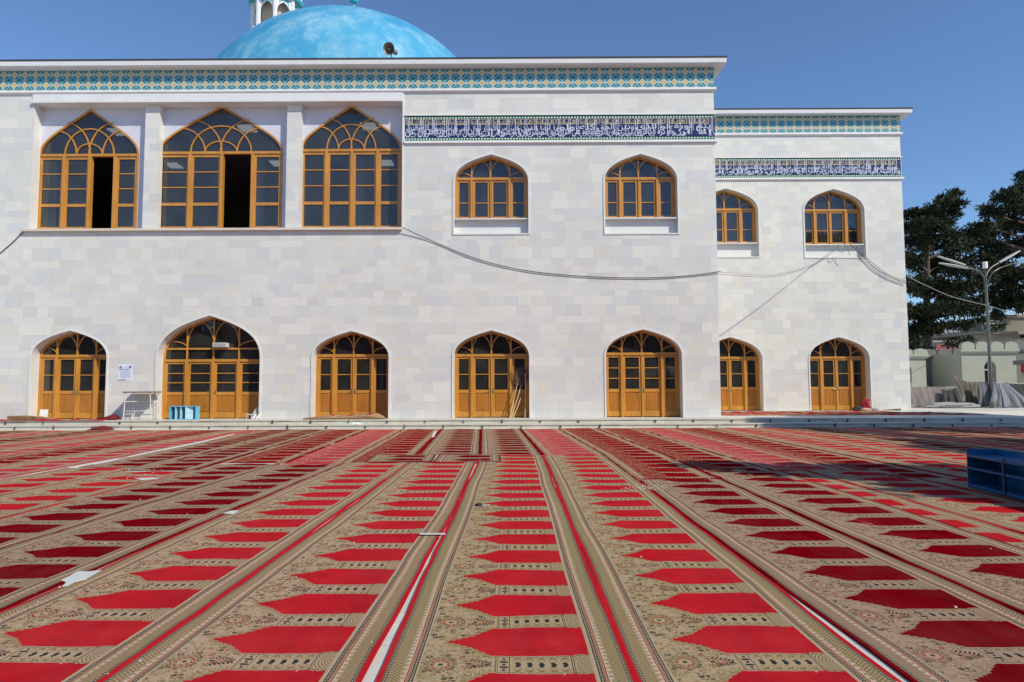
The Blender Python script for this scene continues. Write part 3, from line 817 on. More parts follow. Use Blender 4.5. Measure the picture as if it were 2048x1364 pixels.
def cpx(a, b, za, zb_, Y, seed): reflection_drape(P(a, za, Y).x, P(b, za, Y).x, P(a, zb_, Y).z, P(a, za, Y).z, Y, seed)
cpx(84, 116, 316, 455, FY+1.0, 1); cpx(268, 290, 316, 455, FY+1.0, 2)
cpx(1340, 1352, 396, 437, FY+.8, 3); cpx(1338, 1350, 716, 780, FY+.8, 4); cpx(1670, 1684, 722, 778, FY2+.8, 5); cpx(1690, 1698, 722, 778, FY2+.8, 6); cpx(757, 768, 718, 790, FY+.9, 7); cpx(88, 100, 720, 786, FY+.9, 8)
def split_words(a, k):
    ws = a.split(); out = []; per = len(ws)/k
    for i in range(k): out.append(' '.join(ws[int(i*per):int((i+1)*per)]))
    return out
allw = split_words(A1+' '+A2, 16); wl = [(allw[i], allw[i+1]) for i in range(0, 16, 2)]
BX0 = P(809, 260, FY).x
zt1, zb1 = zf(1100, 231), zf(1100, 281)
band(FY, BX0, XC, zt1, zb1, wl, 3)
zt2, zb2 = zf(1640, 316, FY2), zf(1640, 355, FY2)
bw = split_words(B1, 12); band(FY2, XC-.4, XC2, zt2, zb2, [(bw[i], bw[i+1]) for i in range(0, 12, 2)], 5)
m = sweep([(.0, zt1+.05), (.055, zt1+.05), (.06, zt1+.002), (.0, zt1+.002)], ((BX0, FY), (XC, FY)), FY+10); m.build('ledge', PLAST, MQ)
m = sweep([(.0, zb1-.002), (.075, zb1-.01), (.09, zb1-.1), (.0, zb1-.13)], ((BX0-.01, FY), (XC, FY)), FY+10); m.build('ledge', PLAST, MQ)
m = sweep([(.0, zt2+.05), (.055, zt2+.05), (.06, zt2+.002), (.0, zt2+.002)], ((XC, FY2), (XC2, FY2)), FY2+10); m.build('ledge', PLAST, MQ)
m = sweep([(.0, zb2-.002), (.075, zb2-.01), (.09, zb2-.1), (.0, zb2-.13)], ((XC, FY2), (XC2, FY2)), FY2+10); m.build('ledge', PLAST, MQ)
# thin corner strip where the block steps up beside the loggia
m = MB(); m.box((LXR, FY-.035, LZB), (LXR+.06, FY+.0, Z_FR_B-.17)); m.build('corner_trim', MARB, MQ)

# ---- rooms
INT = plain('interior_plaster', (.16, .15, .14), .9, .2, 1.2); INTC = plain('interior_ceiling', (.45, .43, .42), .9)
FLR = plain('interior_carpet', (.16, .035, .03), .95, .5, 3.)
m = MB()
def room(x0, x1, y0, y1, z0, z1, fl):
    m.cm = 0
    m.face([(x0, y1, z0), (x1, y1, z0), (x1, y1, z1), (x0, y1, z1)]); m.face([(x0, y0, z0), (x0, y1, z0), (x0, y1, z1), (x0, y0, z1)]); m.face([(x1, y0, z0), (x1, y1, z0), (x1, y1, z1), (x1, y0, z1)])
    m.cm = 1; m.face([(x0, y0, z1), (x1, y0, z1), (x1, y1, z1), (x0, y1, z1)])
    m.cm = 2; m.face([(x0, y0, z0), (x1, y0, z0), (x1, y1, z0), (x0, y1, z0)])
ZM = 6.6
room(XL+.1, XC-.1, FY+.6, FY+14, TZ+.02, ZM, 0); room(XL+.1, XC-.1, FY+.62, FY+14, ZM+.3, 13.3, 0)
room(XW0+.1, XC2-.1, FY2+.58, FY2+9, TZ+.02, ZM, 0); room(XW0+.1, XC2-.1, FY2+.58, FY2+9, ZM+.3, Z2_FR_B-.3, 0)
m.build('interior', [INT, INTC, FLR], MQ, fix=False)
# columns inside
for x in (-17, -12.5, -8, -3.5, 1, 5.5):
    m = MB(); m.lathe([(.3, 0), (.3, 5.0), (.36, 5.9)], (x, FY+3.4, TZ+.03), 16); m.lathe([(.3, 0), (.3, 5.0), (.36, 5.9)], (x+1, FY+3.8, ZM+.31), 16); m.build('interior_column', plain('column_plaster', (.45, .44, .42), .8), MQ, smooth=True)
CP_ = plain('ceiling_lamp_diffuser', (.78, .78, .74), .5, .03)
CP_.node_tree.nodes['Principled BSDF'].inputs['Emission Color'].default_value = (1, 1, .93, 1); CP_.node_tree.nodes['Principled BSDF'].inputs['Emission Strength'].default_value = .3
for px, py in ((347, 331), (494, 257), (738, 253), (773, 326), (556, 327), (238, 264)):
    d = ray(px, py); q = CP + d*((13.27-CAMH)/d.z)
    if q.y < FY+13: m = MB(); m.box((q.x-.33, q.y-.40, 13.24), (q.x+.33, q.y+.40, 13.29)); m.build('ceiling_lamp', CP_, MQ)

# ---- dome
DC = Vector((-10.19, 42, 14.57)); DR = 9.76
def mat_dome():
    n = NX('dome_paint'); x, y, z = n.pos('Object')
    st = n.noise(n.comb(x*.7, y*.7, z*.16), 1., 8, .66); bl = n.noise(n.co, .3, 6, .65); fi = n.noise(n.co, 1.1, 9, .74)
    c = n.mix(lerpclamp(bl, .35, .65), (.045, .29, .52), (.08, .37, .57))
    c = n.mix(lerpclamp(st*.7+fi*.3, .46, .62)*.65, c, (.30, .53, .66))
    c = n.mix(lerpclamp(fi*.75+st*.25, .55, .66)*.55, c, (.40, .58, .68))
    c = n.mix(lerpclamp(st, .28, .38)*-1.+1., c, (.02, .24, .52))
    n.bump(fi, .1, .02)
    return n.out(c, .5)
m = MB(); m.lathe([(DR*cos(radians(a)), DR*sin(radians(a))) for a in list(range(-4, 90, 3))+[89.9]], tuple(DC), 72)
dm = m.build('dome', mat_dome(), MQ, smooth=True)
TEAL = plain('teal_glaze', (.04, .36, .44), .3, .1)
ft = P(703, 2, 42).z
m = MB(); top = DR
zz = ft-DC.z
m.lathe([(.10, top-.05), (.07, zz-.28), (.06, zz-.2), (.25, zz-.12), (.34, zz+.08), (.36, zz+.25), (.24, zz+.45), (.06, zz+.6), (.05, zz+.8), (.2, zz+.95), (.22, zz+1.1), (.05, zz+1.3), (.02, zz+2.)], tuple(DC), 20)
m.build('finial', TEAL, dm, smooth=True)

# ------------------------------------------------------------------ minaret (octagonal lantern behind the dome)
YM = 58.; mc = P(553, 30, YM); MR = 1.95
mn = empty('minaret', (mc.x, YM, 0), 'white octagonal minaret with pointed arches rising behind the blue dome', 'minaret')
MW = plain('minaret_white', (.74, .74, .73), .6, .08)
zz0 = P(553, 62, YM).z-1.5; ztop = zz0+6.2
m = MB(); m.lathe([(MR*1.05, 0), (MR*1.05, zz0-.3), (MR*1.12, zz0), (0, zz0)], (mc.x, YM, 0), 8); m.build('shaft', MW, mn)
rot = radians(16)
for k in range(8):
    a = rot+2*pi*k/8; x, y = mc.x+MR*cos(a), YM+MR*sin(a)
    m = MB(); m.lathe([(.19, zz0), (.19, ztop)], (x, y, 0), 6); m.build('column', MW, mn)
    b = rot+2*pi*(k+1)/8; x2, y2 = mc.x+MR*cos(b), YM+MR*sin(b)
    t = Vector((x2-x, y2-y, 0)); L_ = t.length; t.normalize(); nn = Vector((t.y, -t.x, 0))
    zs = P(553, 24, YM).z-.9; za = P(553, 4, YM).z
    o = [(q[0], q[1]) for q in arch(.17, L_-.17, zz0, zs, zs+.95, KA, 8)]
    m = MB(); pts = [(.05, zz0)] + o + [(L_-.05, zz0), (L_-.05, zs+1.35), (.05, zs+1.35)]
    for dd in (.05, -.1):
        for tri in tess(pts, [], 0): m.face([(x+t.x*q[0]+nn.x*dd, y+t.y*q[0]+nn.y*dd, q[2]) for q in tri])
    for i in range(len(o)-1):
        m.face([(x+t.x*o[j][0]+nn.x*dd, y+t.y*o[j][0]+nn.y*dd, o[j][1]) for j, dd in ((i, .05), (i+1, .05), (i+1, -.1), (i, -.1))])
    m.build('arch', MW, mn, fix=False)
    m = MB(); q = [(.3, zs+.62), (.3, zs+1.25), (L_-.3, zs+1.25), (L_-.3, zs+.62), (L_*.5+.08, zs+1.12), (L_*.5-.08, zs+1.12)]
    for dd in (.056,):
        for tri in tess(q, [], 0): m.face([(x+t.x*p[0]+nn.x*dd, y+t.y*p[0]+nn.y*dd, p[2]) for p in tri])
    m.build('tile_panel', TEAL, mn, fix=False)
m = MB(); m.lathe([(MR*.62, zz0), (MR*.62, ztop)], (mc.x, YM, 0), 12); m.build('core', plain('core_brick', (.5, .42, .33), .8), mn)
m = MB(); m.lathe([(0, zs+1.36), (MR*1.2, zs+1.36), (MR*1.25, zs+1.6), (MR*.8, zs+1.8), (MR*.8, ztop+.6), (0, ztop+2.5)], (mc.x, YM, 0), 16); m.build('cap', TEAL, mn)

# ------------------------------------------------------------------ carpets
def ribbon(name, pts, w_, mat, lift, label, group='prayer carpets laid in long strips on the courtyard', cat='carpet', rough=.012, v0=None, axis='y', seed=None):
    """a long strip: pts [(x_left, y)] of its left edge; UVs in metres"""
    rnd = random.Random(seed if seed is not None else label)
    if v0 is None: v0 = rnd.uniform(0, 5)
    ys = []; L_ = pts[-1][1]-pts[0][1]; n = max(3, int(L_/.22)); nu = 8
    def xl(y):
        for a, b in zip(pts, pts[1:]):
            if y <= b[1]: 
                t = (y-a[1])/(b[1]-a[1]); return a[0]+(b[0]-a[0])*t
        return pts[-1][0]
    off = rnd.uniform(0, 100); m = MB(); T = []
    wob = rnd.uniform(.006, .02)
    for i in range(n+1):
        y = pts[0][1]+L_*i/n; row = []
        for j in range(nu+1):
            u = w_*j/nu
            dx = wob*noise.noise(Vector((y*.6, off, 0))) + .006*noise.noise(Vector((y*2.5, off, j)))*(1 if j in (0, nu) else 0)
            z = lift + .006 + rough*(noise.noise(Vector((u*2.2, y*1.6, off))) + .5*noise.noise(Vector((u*5, y*4, off))))
            if rough > .0: z += max(0, rough*1.5*noise.noise(Vector((off, y*1.1, 7))))*(1 if j in (0, nu) else .3)
            yy = y + (.02*noise.noise(Vector((u*4, off, 3))) if i in (0, n) else 0)
            row.append((xl(y)+u+dx, yy, max(z, lift+.003)))
        T.append(row)
    def tr(p):
        return p if axis == 'y' else (p[1], p[0], p[2])
    for i in range(n):
        for j in range(nu):
            q = [(i, j), (i, j+1), (i+1, j+1), (i+1, j)]
            if axis != 'y': q.reverse()
            m.face([tr(T[a][b]) for a, b in q], [(w_*b/nu, v0+L_*a/n) for a, b in q])
    def side(a, b, ua, ub):
        A_, B_ = tr(a), tr(b); m.face([A_, B_, (B_[0], B_[1], lift-.004), (A_[0], A_[1], lift-.004)], [ua, ub, ub, ua])
    for i in range(n): side(T[i][0], T[i+1][0], (0, v0), (0, v0+.1)); side(T[i][nu], T[i+1][nu], (0, v0), (0, v0+.1))
    for j in range(nu): side(T[0][j], T[0][j+1], (.01, v0), (.01, v0)); side(T[n][j], T[n][j+1], (.01, v0), (.01, v0))
    # weld to a sheet
    o = m.build(name, mat, smooth=True, fix=True, weld=True)
    o.location.z = .0
    return tag(o, label, cat, group)
W0 = CW; GR = 'prayer carpets laid in long strips on the courtyard'
FRONT = [
 ('green', [(-.755, -1), (-.74, 3.7), (-.755, 15.3)], .012, 'olive-bordered bright red prayer carpet directly right of the narrow white gap', 0.451),
 ('green', [(.625, -1), (.63, 15.2)], .006, 'olive-bordered bright red prayer carpet, first right of the middle one, ending at faded rugs', 0.415),
 ('bright', [(-2.19, -1), (-2.185, 3.7), (-2.15, 5.9), (-2.12, 9), (-2.16, 14.1)], .008, 'tan-bordered bright red prayer carpet directly left of the narrow white gap', .403),
 ('bright', [(-3.55, -1), (-3.53, 8), (-3.48, 14.1)], .004, 'tan-bordered bright red prayer carpet next to the dark red strip with torn edge', .317),
 ('dark', [(-4.95, 0), (-4.93, 6.6), (-4.80, 13.6)], .008, 'dark red prayer carpet whose torn edge shows a white paving patch at left front', .01),
 ('dark', [(-6.28, 1), (-6.22, 9), (-6.08, 13.8)], .004, 'dark red prayer carpet, outer of the two dark ones in the left front', .45),
 ('bright', [(-7.52, 2), (-7.4, 9), (-7.3, 12.6)], .009, 'bright red prayer carpet with white crumbs on its far end, left of two dark ones', .2),
 ('bright', [(-8.85, 3), (-8.7, 9), (-8.6, 13.2)], .004, 'bright red prayer carpet ending where the long white gap starts on the left', .0),
 ('faded', [(-10.2, 4), (-10.05, 24.6)], .008, 'faded red prayer carpet left of the long white gap, reaching the steps', .3),
 ('darkfancy', [(-11.5, 5), (-11.42, 24.6)], .004, 'dark red scrolled prayer carpet, one strip further left from the long white gap', .5),
 ('faded', [(-12.9, 6), (-12.8, 24.6)], .008, 'faded red prayer carpet just beyond the dark scrolled strip at far left', .2),
 ('faded', [(-14.3, 7), (-14.18, 24.6)], .004, 'outer of a pair of faded red prayer carpets at far left', .6),
 ('dark', [(-15.7, 8), (-15.56, 24.6)], .008, 'dark red prayer carpet near the left edge before the steps', .0),
 ('faded', [(-17.1, 9), (-16.95, 24.6)], .004, 'faded red prayer carpet in the far left corner by the steps', .35),
 ('dark', [(-18.5, 10), (-18.35, 24.6)], .008, 'dark red prayer carpet at the leftmost end of the bottom step', .1),
 ('dark', [(2.065, -1), (2.055, 4.2), (2.03, 5.6), (2.004, 8), (2.02, 11.3)], .006, 'dark red brown-bordered prayer carpet, first of two at lower right', .35),
 ('dark', [(3.43, -1), (3.42, 4.2), (3.395, 6), (3.38, 9), (3.38, 12.3)], .011, 'dark red brown-bordered prayer carpet, second of two at lower right', .33),
 ('bright', [(3.90, 1), (3.88, 12.6)], .003, 'bright red prayer carpet half covered by the dark one beside it', .35),
 ('bright', [(5.26, 2), (5.25, 12.6)], .006, 'bright red prayer carpet passing in front of the blue shelf', .0),
 ('bright', [(6.64, 3), (6.63, 11.5)], .003, 'bright red prayer carpet lying under the blue shelf', .3),
 ('dark', [(8.02, 4), (8.0, 12.8)], .007, 'dark red prayer carpet behind the blue shelf at the right edge', .3),
]
REAR = [
 ('dark', [(-.78, 15.38), (-1.2, 24.75)], 'dark red prayer carpet running to the steps, middle of the rear field', .0, .007),
 ('dark', [(-2.17, 15.6), (-2.62, 24.75)], 'dark red prayer carpet left of the middle one in the rear field', .3, .004),
 ('salmon', [(.66, 15.35), (.2, 24.7)], 'faded salmon scrolled prayer carpet right of the middle in the rear field', .1, .004),
 ('darkfancy', [(-3.55, 14.0), (-4.02, 24.7)], 'dark red scrolled prayer carpet fanning left from the two short mats', .2, .007),
 ('salmon', [(-4.82, 13.75), (-5.38, 24.7)], 'faded salmon scrolled prayer carpet left of the dark scrolled one in the rear field', .6, .004),
 ('darkfancy', [(-6.05, 14.0), (-6.68, 24.7)], 'dark red scrolled prayer carpet, left of the salmon one in the rear field', .2, .007),
 ('dark', [(-7.35, 12.8), (-8.0, 24.7)], 'dark red plain-niche prayer carpet second right of the long white gap', .1, .010),
 ('dark', [(-8.45, 13.3), (-8.62, 16), (-9.15, 24.7)], 'dark red plain-niche prayer carpet directly right of the long white gap', .4, .005),
 ('darkfancy', [(1.98, 11.4), (1.97, 15.3), (1.56, 24.9)], 'deep red scrolled prayer carpet right of the salmon one, far half of its strip', .4, .008),
 ('darkfancy', [(3.30, 12.4), (2.96, 24.9)], 'deep red scrolled prayer carpet, second right of the salmon one', .1, .005),
 ('salmon', [(4.62, 12.5), (4.25, 24.9)], 'light red scrolled prayer carpet crossed by tree shade at right', .5, .008),
 ('darkfancy', [(6.0, 11.4), (5.6, 24.9)], 'deep red scrolled prayer carpet right of the light red scrolled one', .0, .004),
 ('bright', [(7.4, 11.2), (6.95, 24.9)], 'bright red prayer carpet in the rear field on a line with the blue shelf', .4, .008),
 ('bright', [(8.75, 12.2), (8.33, 25)], 'bright red prayer carpet one strip right of the blue shelf line, rear field', .2, .004),
 ('dark', [(10.1, 12.5), (9.7, 25)], 'dark red prayer carpet in the rear right field partly in tree shade', .1, .008),
 ('faded', [(11.5, 14), (11.1, 25)], 'faded red prayer carpet in shade of the rear right field', .0, .004),
 ('dark', [(12.9, 15), (12.5, 25)], 'dark red prayer carpet in front of the wing doors, under shade', .5, .008),
 ('dark', [(14.3, 16), (13.9, 25)], 'outer dark red prayer carpet in front of the wing corner', .3, .004),
 ('faded', [(15.7, 18), (15.3, 25)], 'faded red prayer carpet near the right end of the steps', .3, .008),
 ('dark', [(17.1, 19), (16.7, 25)], 'dark red prayer carpet at the far right end of the steps', .2, .004),
]
for i, (c, pts, lift, lab, v) in enumerate(FRONT): ribbon('prayer_carpet', pts, W0, CM[c], lift, lab, v0=v*CL*2, seed=i)
for i, (c, pts, lab, v, lift) in enumerate(REAR): ribbon('prayer_carpet', pts, W0+.07, CM[c], lift, lab, v0=v*CL*2, seed=100+i)
ribbon('prayer_carpet', [(-3.05, 13.95), (-3.12, 15.35)], 1.37, CM['dark'], .026, 'short dark red mat of two niches lying across the strips, left of the pair', 'short mats laid across the strips', v0=.0, rough=.012)
ribbon('prayer_carpet', [(-1.66, 13.92), (-1.70, 15.32)], 1.37, CM['dark'], .022, 'short dark red mat of two niches lying across the strips, right of the pair', 'short mats laid across the strips', v0=.0, rough=.012)
# carpets on the terrace (strips run left to right)
TG = 'carpets spread on the terrace'
ribbon('prayer_carpet', [(25.55, -22), (25.57, P(208, 845, 25.6).x)], .8, CM['faded'], TZ, 'faded red carpet spread over the top step in front of the leftmost door', TG, axis='x', rough=.05)
xw0, xw1 = XC+.1, 19.2
ribbon('prayer_carpet', [(30.9, xw0), (30.95, 17.2)], W0, CM['faded'], TZ, 'faded red carpet spread on the terrace along the wing wall', TG, axis='x', rough=.03)
ribbon('prayer_carpet', [(29.4, xw0), (29.35, 18.6)], W0, CM['dark'], TZ, 'dark red carpet spread in the middle of the wing terrace', TG, axis='x', rough=.03)
ribbon('prayer_carpet', [(27.9, xw0+.1), (27.8, 19.0)], W0, CM['bright'], TZ, 'bright red carpet spread on the wing terrace nearest the steps', TG, axis='x', rough=.03)

# ------------------------------------------------------------------ trees
def mat_needles(name, a, b):
    n = NX(name); x, y, z = n.world(); q = n.noise(n.co, .9, 4, .6); r = n.noise(n.co, 7., 2)
    c = n.mix(lerpclamp(q, .35, .65), a, b); c = n.mul(c, r*.9+.55)
    return n.out(c, .7, Specular_IOR_Level=.2)
NEED = mat_needles('pine_needles', (.014, .021, .009), (.046, .056, .022))
BARK = plain('pine_bark', (.10, .07, .05), .9, .4, 5., .5)
def pine(base, h, clumps, label, rt=.35, seed=1, group='tall pines', tuft=.27, dens=1.0, lean=0., mat=None):
    rnd = random.Random(seed); root = empty('pine_tree', base, label, 'tree', group)
    bx, by, bz = base
    tr = [Vector((bx+lean*t*h*.1 + .15*sin(t*5+seed), by+.1*cos(t*4), bz-.1+h*.93*t)) for t in [i/12 for i in range(13)]]
    m = MB(); m.tube(tr, [rt*(1-.85*i/12)*(1.5 if i == 0 else 1) for i in range(13)], 9)
    for c in clumps:
        if c[3] < .7: continue
        zc = max(bz+h*.12, min(c[2]-c[3]*.6, bz+h*.88)); k = (zc-bz)/(h*.93)*12; i = min(11, int(k)); p0 = tr[i].lerp(tr[i+1], k-i)
        p1 = Vector(c[:3]); md = (p0+p1)/2 + Vector((0, 0, rnd.uniform(-.3, .4)))
        m.tube([p0, md, p1], [rt*.3, rt*.18, rt*.07], 5)
        for _ in range(2):
            e = p1+Vector((rnd.gauss(0, 1), rnd.gauss(0, 1), rnd.gauss(0, .7)))*c[3]*.5; m.tube([md, e], [rt*.1, rt*.03], 4)
    m.build('trunk', BARK, root, smooth=True)
    m = MB(); vs, fs = m.v, m.f
    for cx, cy, cz, r in clumps:
        npf = max(3, int(15*dens*r**1.6))
        for _ in range(npf):
            d = Vector((rnd.gauss(0, 1), rnd.gauss(0, 1), rnd.gauss(0, .8))).normalized()*(r*rnd.uniform(.35, 1.0)**.6)
            px_, py_, pz_ = cx+d.x*1.1, cy+d.y, cz+d.z*.62; pr = rnd.uniform(.28, .52)*min(1.2, .7+r*.2)
            for _ in range(26):
                e = Vector((rnd.gauss(0, 1), rnd.gauss(0, 1), rnd.gauss(0, 1)+.25)).normalized()
                o = Vector((px_, py_, pz_)) + Vector((e.x*1.25, e.y*1.25, e.z*.6))*pr*rnd.uniform(.1, .8)
                s = tuft*rnd.uniform(.6, 1.2); q = e.cross(Vector((rnd.gauss(0, 1), rnd.gauss(0, 1), rnd.gauss(0, 1)))).normalized()*s*.17
                b = len(vs); t = o+e*s; vs += [(o.x-q.x, o.y-q.y, o.z-q.z), (o.x+q.x, o.y+q.y, o.z+q.z), (t.x+q.x*.7, t.y+q.y*.7, t.z+q.z*.7), (t.x-q.x*.7, t.y-q.y*.7, t.z-q.z*.7)]
                fs.append((b, b+1, b+2, b+3)); m.mi.append(0)
    m.build('crown', mat or NEED, root, fix=False)
    return root
def pxclumps(lst, Y, seed, spread=2.2):
    rnd = random.Random(seed); out = []
    for px, py, r in lst:
        p = P(px, py, Y+rnd.uniform(-spread, spread)); out.append((p.x, p.y, p.z, r*p.y/FPX))
    return out
YT = 50.
t1 = [(1893, 400, 17), (1905, 388, 12), (1880, 412, 18), (1912, 410, 14), (1898, 428, 18), (1865, 425, 20), (1838, 428, 16), (1818, 430, 14), (1850, 450, 24), (1880, 450, 24), (1822, 455, 22),
      (1835, 485, 30), (1870, 485, 30), (1905, 470, 18), (1915, 500, 24), (1930, 485, 14), (1815, 520, 28), (1850, 530, 34), (1890, 530, 34), (1925, 540, 26), (1820, 570, 30), (1860, 575, 34), (1900, 580, 32),
      (1940, 575, 22), (1815, 620, 26), (1850, 625, 30), (1885, 620, 30), (1915, 615, 26), (1945, 620, 20), (1830, 660, 22), (1862, 655, 22), (1895, 652, 14), (1818, 680, 16), (1925, 650, 16), (1905, 600, 20)]
b1 = P(1862, 760, YT)
pine((b1.x, YT, TZ), 15.2, pxclumps(t1, YT, 1), 'tall dark pine directly beside the right corner of the wing', .42, 3, dens=2.6)
t2 = [(2046, 352, 14), (2040, 375, 18), (2030, 395, 20), (2005, 390, 16), (1998, 400, 12), (2050, 410, 22), (2015, 425, 22), (1985, 425, 20), (1968, 420, 14), (2045, 450, 30), (2005, 460, 30), (1970, 455, 24), (1945, 460, 16),
      (1950, 480, 24), (1985, 495, 28), (2025, 500, 32), (2060, 490, 30), (1955, 520, 26), (1990, 535, 26), (2030, 550, 34), (2065, 550, 30), (1965, 555, 24), (2000, 575, 30), (2040, 590, 28), (2068, 600, 26),
      (1975, 600, 20), (2010, 610, 22), (1990, 632, 12), (2045, 615, 18), (1960, 640, 10), (1950, 605, 18), (2080, 420, 30), (2090, 480, 34), (2100, 560, 36)]
b2 = P(2075, 760, 54)
pine((b2.x, 54, TZ), 18.5, pxclumps(t2, 53, 2), 'taller dark pine behind the street lamp at the right edge', .5, 5, dens=2.3)
t3 = [(1838, 690, 14), (1850, 700, 12), (1826, 700, 12), (1906, 690, 12), (1935, 680, 10), (1992, 655, 12)]
pine((P(1842, 770, 47).x, 47, TZ), 4.2, pxclumps(t3, 46, 8, .6), 'low shrubby pine branches above the crenellated wall', .10, 9, 'low greenery behind the white wall', .22, 2.)
# pines standing out of frame to the right: their shade falls on the courtyard
def ball(cx, cy, cz, R_, n, seed, fl=.6):
    r = random.Random(seed); return [(cx+r.gauss(0, 1)*R_*.5, cy+r.gauss(0, 1)*R_*.5, cz+r.gauss(0, 1)*R_*fl*.5, r.uniform(.5, 1.1)) for _ in range(n)]
K = Vector((SD.x/SD.z, SD.y/SD.z))
def shade_at(px, py, h, z=0):
    g = G(px, py, z); return g.x+K.x*h, g.y+K.y*h
for i, (px, py, h, R_, n) in enumerate([(1700, 948, 7.5, 1.3, 14), (2085, 978, 7.5, .95, 16), (1990, 885, 9, 2.2, 14), (1790, 853, 11, 2.9, 64), (1985, 852, 12.5, 3.0, 64)]):
    x, y = shade_at(px, py, h)
    cl = ball(x, y, h, R_, n, i+5, .45)
    if i == 0:
        cl = []
        for qx, qy in ((1450, 934), (1500, 937), (1545, 940), (1590, 944), (1640, 948), (1690, 951), (1740, 950), (1790, 948), (1850, 944), (1900, 940), (1660, 938), (1770, 938)):
            hh = 7.4+.3*sin(qx); a_, b_ = shade_at(qx, qy, hh); cl.append((a_, b_, hh, .42+.1*sin(qx*3)))
    pine((x+.5, y-.4, 0 if y < S1 else TZ), h+1.2, cl, ['pine outside the frame shading the dark strips at right', 'pine outside the frame shading the blue shelf', 'pine outside the frame shading the carpets behind the shelf', 'pine outside the frame shading the right half of the steps', 'pine outside the frame at the end of the steps'][i], .2, 20+i, 'pines shading the courtyard from the right', .4, 2.4)

# ------------------------------------------------------------------ what the windows mirror, behind the camera
CANV = plain('grey_canvas', (.30, .29, .27), .8, .2, 2.)
for i, (x, y, s) in enumerate([(-16, -20, 1.), (-7, -24, 1.2), (3, -21, .9), (11, -26, 1.3), (22, -22, 1.1), (-26, -25, 1.2), (34, -26, 1.3), (-38, -28, 1.2)]):
    pine((x, y, 0), 10*s, ball(x, y, 6.4*s, 3.6, 40, 40+i, .75), 'pine behind the camera, mirrored in the windows, number %s from the west' % ['three', 'four', 'five', 'six', 'seven', 'two', 'eight', 'one'][i], .3, 60+i, 'pines mirrored in the windows', .8, .45)
HB = empty('reflection_hall', (0, -42, 0), 'long dark hall added out of view opposite the mosque to darken its window reflections', 'building')
m = MB(); m.box((-110, -50, 0), (110, -42, 9.2)); m.build('wall', plain('dark_reflection_wall', (.07, .065, .055), .8), HB)  # unseen dark block, added so the panes mirror less bright sky
m = MB(); m.box((-111, -51, 9.21), (111, -41.4, 9.6)); m.build('roof', plain('hall_roof', (.2, .16, .14), .8), HB)
for i, (x, y) in enumerate([(-9.5, -12), (6.5, -12.5), (14., -10)]):
    aw = empty('awning', (x, y, 0), ['western', 'middle', 'eastern'][i] + ' grey canvas awning behind the camera, mirrored in the windows', 'awning', 'awnings behind the camera')
    m = MB(); m.lathe([(2.6, 2.5), (2.55, 2.55), (.05, 3.6)], (x, y, 0), 4); m.build('canvas', CANV, aw)
    for a in range(4): 
        m = MB(); m.tube([(x+2.5*cos(a*pi/2), y+2.5*sin(a*pi/2), 0), (x+2.5*cos(a*pi/2), y+2.5*sin(a*pi/2), 2.5)], .04, 6); m.build('pole', CANV, aw)

# ------------------------------------------------------------------ loudspeaker on the roof edge
GREYM = plain('grey_metal', (.33, .32, .30), .45, .15, 9., metal=.6)
sp = P(782, 100, FY-.25)
ls = empty('loudspeaker', (sp.x, sp.y, Z_TOP), 'grey horn loudspeaker on the roof edge in front of the dome', 'loudspeaker')
def orient(mb, c, ax):   # rotate shapes built along +z about c so that z -> ax
    q = Vector((0, 0, 1)).rotation_difference(Vector(ax).normalized()); c = Vector(c)
    mb.v = [tuple(c + q @ (Vector(v)-c)) for v in mb.v]
m = MB(); m.lathe([(.05, -.30), (.06, -.2), (.10, -.05), (.19, .12), (.245, .20), (.25, .215), (.235, .20), (.18, .13), (.09, -.04), (.0, -.06)], sp, 26); orient(m, sp, (-.28, -.95, -.22)); m.build('horn', plain('horn_paint', (.20, .18, .16), .5, .25, 12.), ls, smooth=True)
m = MB(); m.lathe([(0, .17), (.035, .17), (.05, .10), (.045, -.06), (.0, -.06)], sp, 12); orient(m, sp, (-.28, -.95, -.22)); m.build('tweeter', GREYM, ls, smooth=True)
m = MB(); m.lathe([(0, -.45), (.09, -.45), (.1, -.3), (.05, -.28)], sp, 14); orient(m, sp, (-.28, -.95, -.22)); m.build('driver', GREYM, ls)
m = MB(); m.box((sp.x-.02, sp.y+.12, Z_TOP-.0), (sp.x+.02, sp.y+.16, sp.z)); m.box((sp.x-.09, sp.y+.05, Z_TOP+.025), (sp.x+.09, sp.y+.22, Z_TOP+.05)); m.build('bracket', GREYM, ls)

# ------------------------------------------------------------------ paper notice on the wall
a = P(237, 729, FY-.01); b = P(264.5, 761, FY-.01)
nt_ = empty('notice', ((a.x+b.x)/2, FY-.01, b.z), 'white printed paper notice taped to the wall between the two left doors', 'notice')
m = MB(); nx, nz = 8, 8
def npt(i, j): 
    return (a.x+(b.x-a.x)*i/nx, FY-.012-.012*max(0, noise.noise(Vector((i*.5, j*.4, 3)))), b.z+(a.z-b.z)*j/nz)
for i in range(nx):
    for j in range(nz): m.face([npt(i, j), npt(i+1, j), npt(i+1, j+1), npt(i, j+1)])
m.build('sheet', plain('paper', (.74, .77, .88), .8, .03), nt_, fix=False)
INKB = plain('blue_ink', (.14, .17, .42), .8); INKG = plain('green_ink', (.10, .30, .26), .8); INKL = plain('grey_ink', (.34, .37, .50), .8)
m = MB(); W_ = b.x-a.x; H_ = a.z-b.z; y = FY-.030
m.box((a.x+W_*.10, y, b.z+H_*.78), (a.x+W_*.26, y-.001, b.z+H_*.90)); m.box((a.x+W_*.76, y, b.z+H_*.78), (a.x+W_*.92, y-.001, b.z+H_*.92)); m.build('emblem', INKB, nt_)
m = MB()
put_text(m, shape_ar('اطلاعیه'.replace('ی', 'ي')), a.x+W_*.32, a.x+W_*.70, b.z+H_*.82, H_*.08, y, bold=.01)
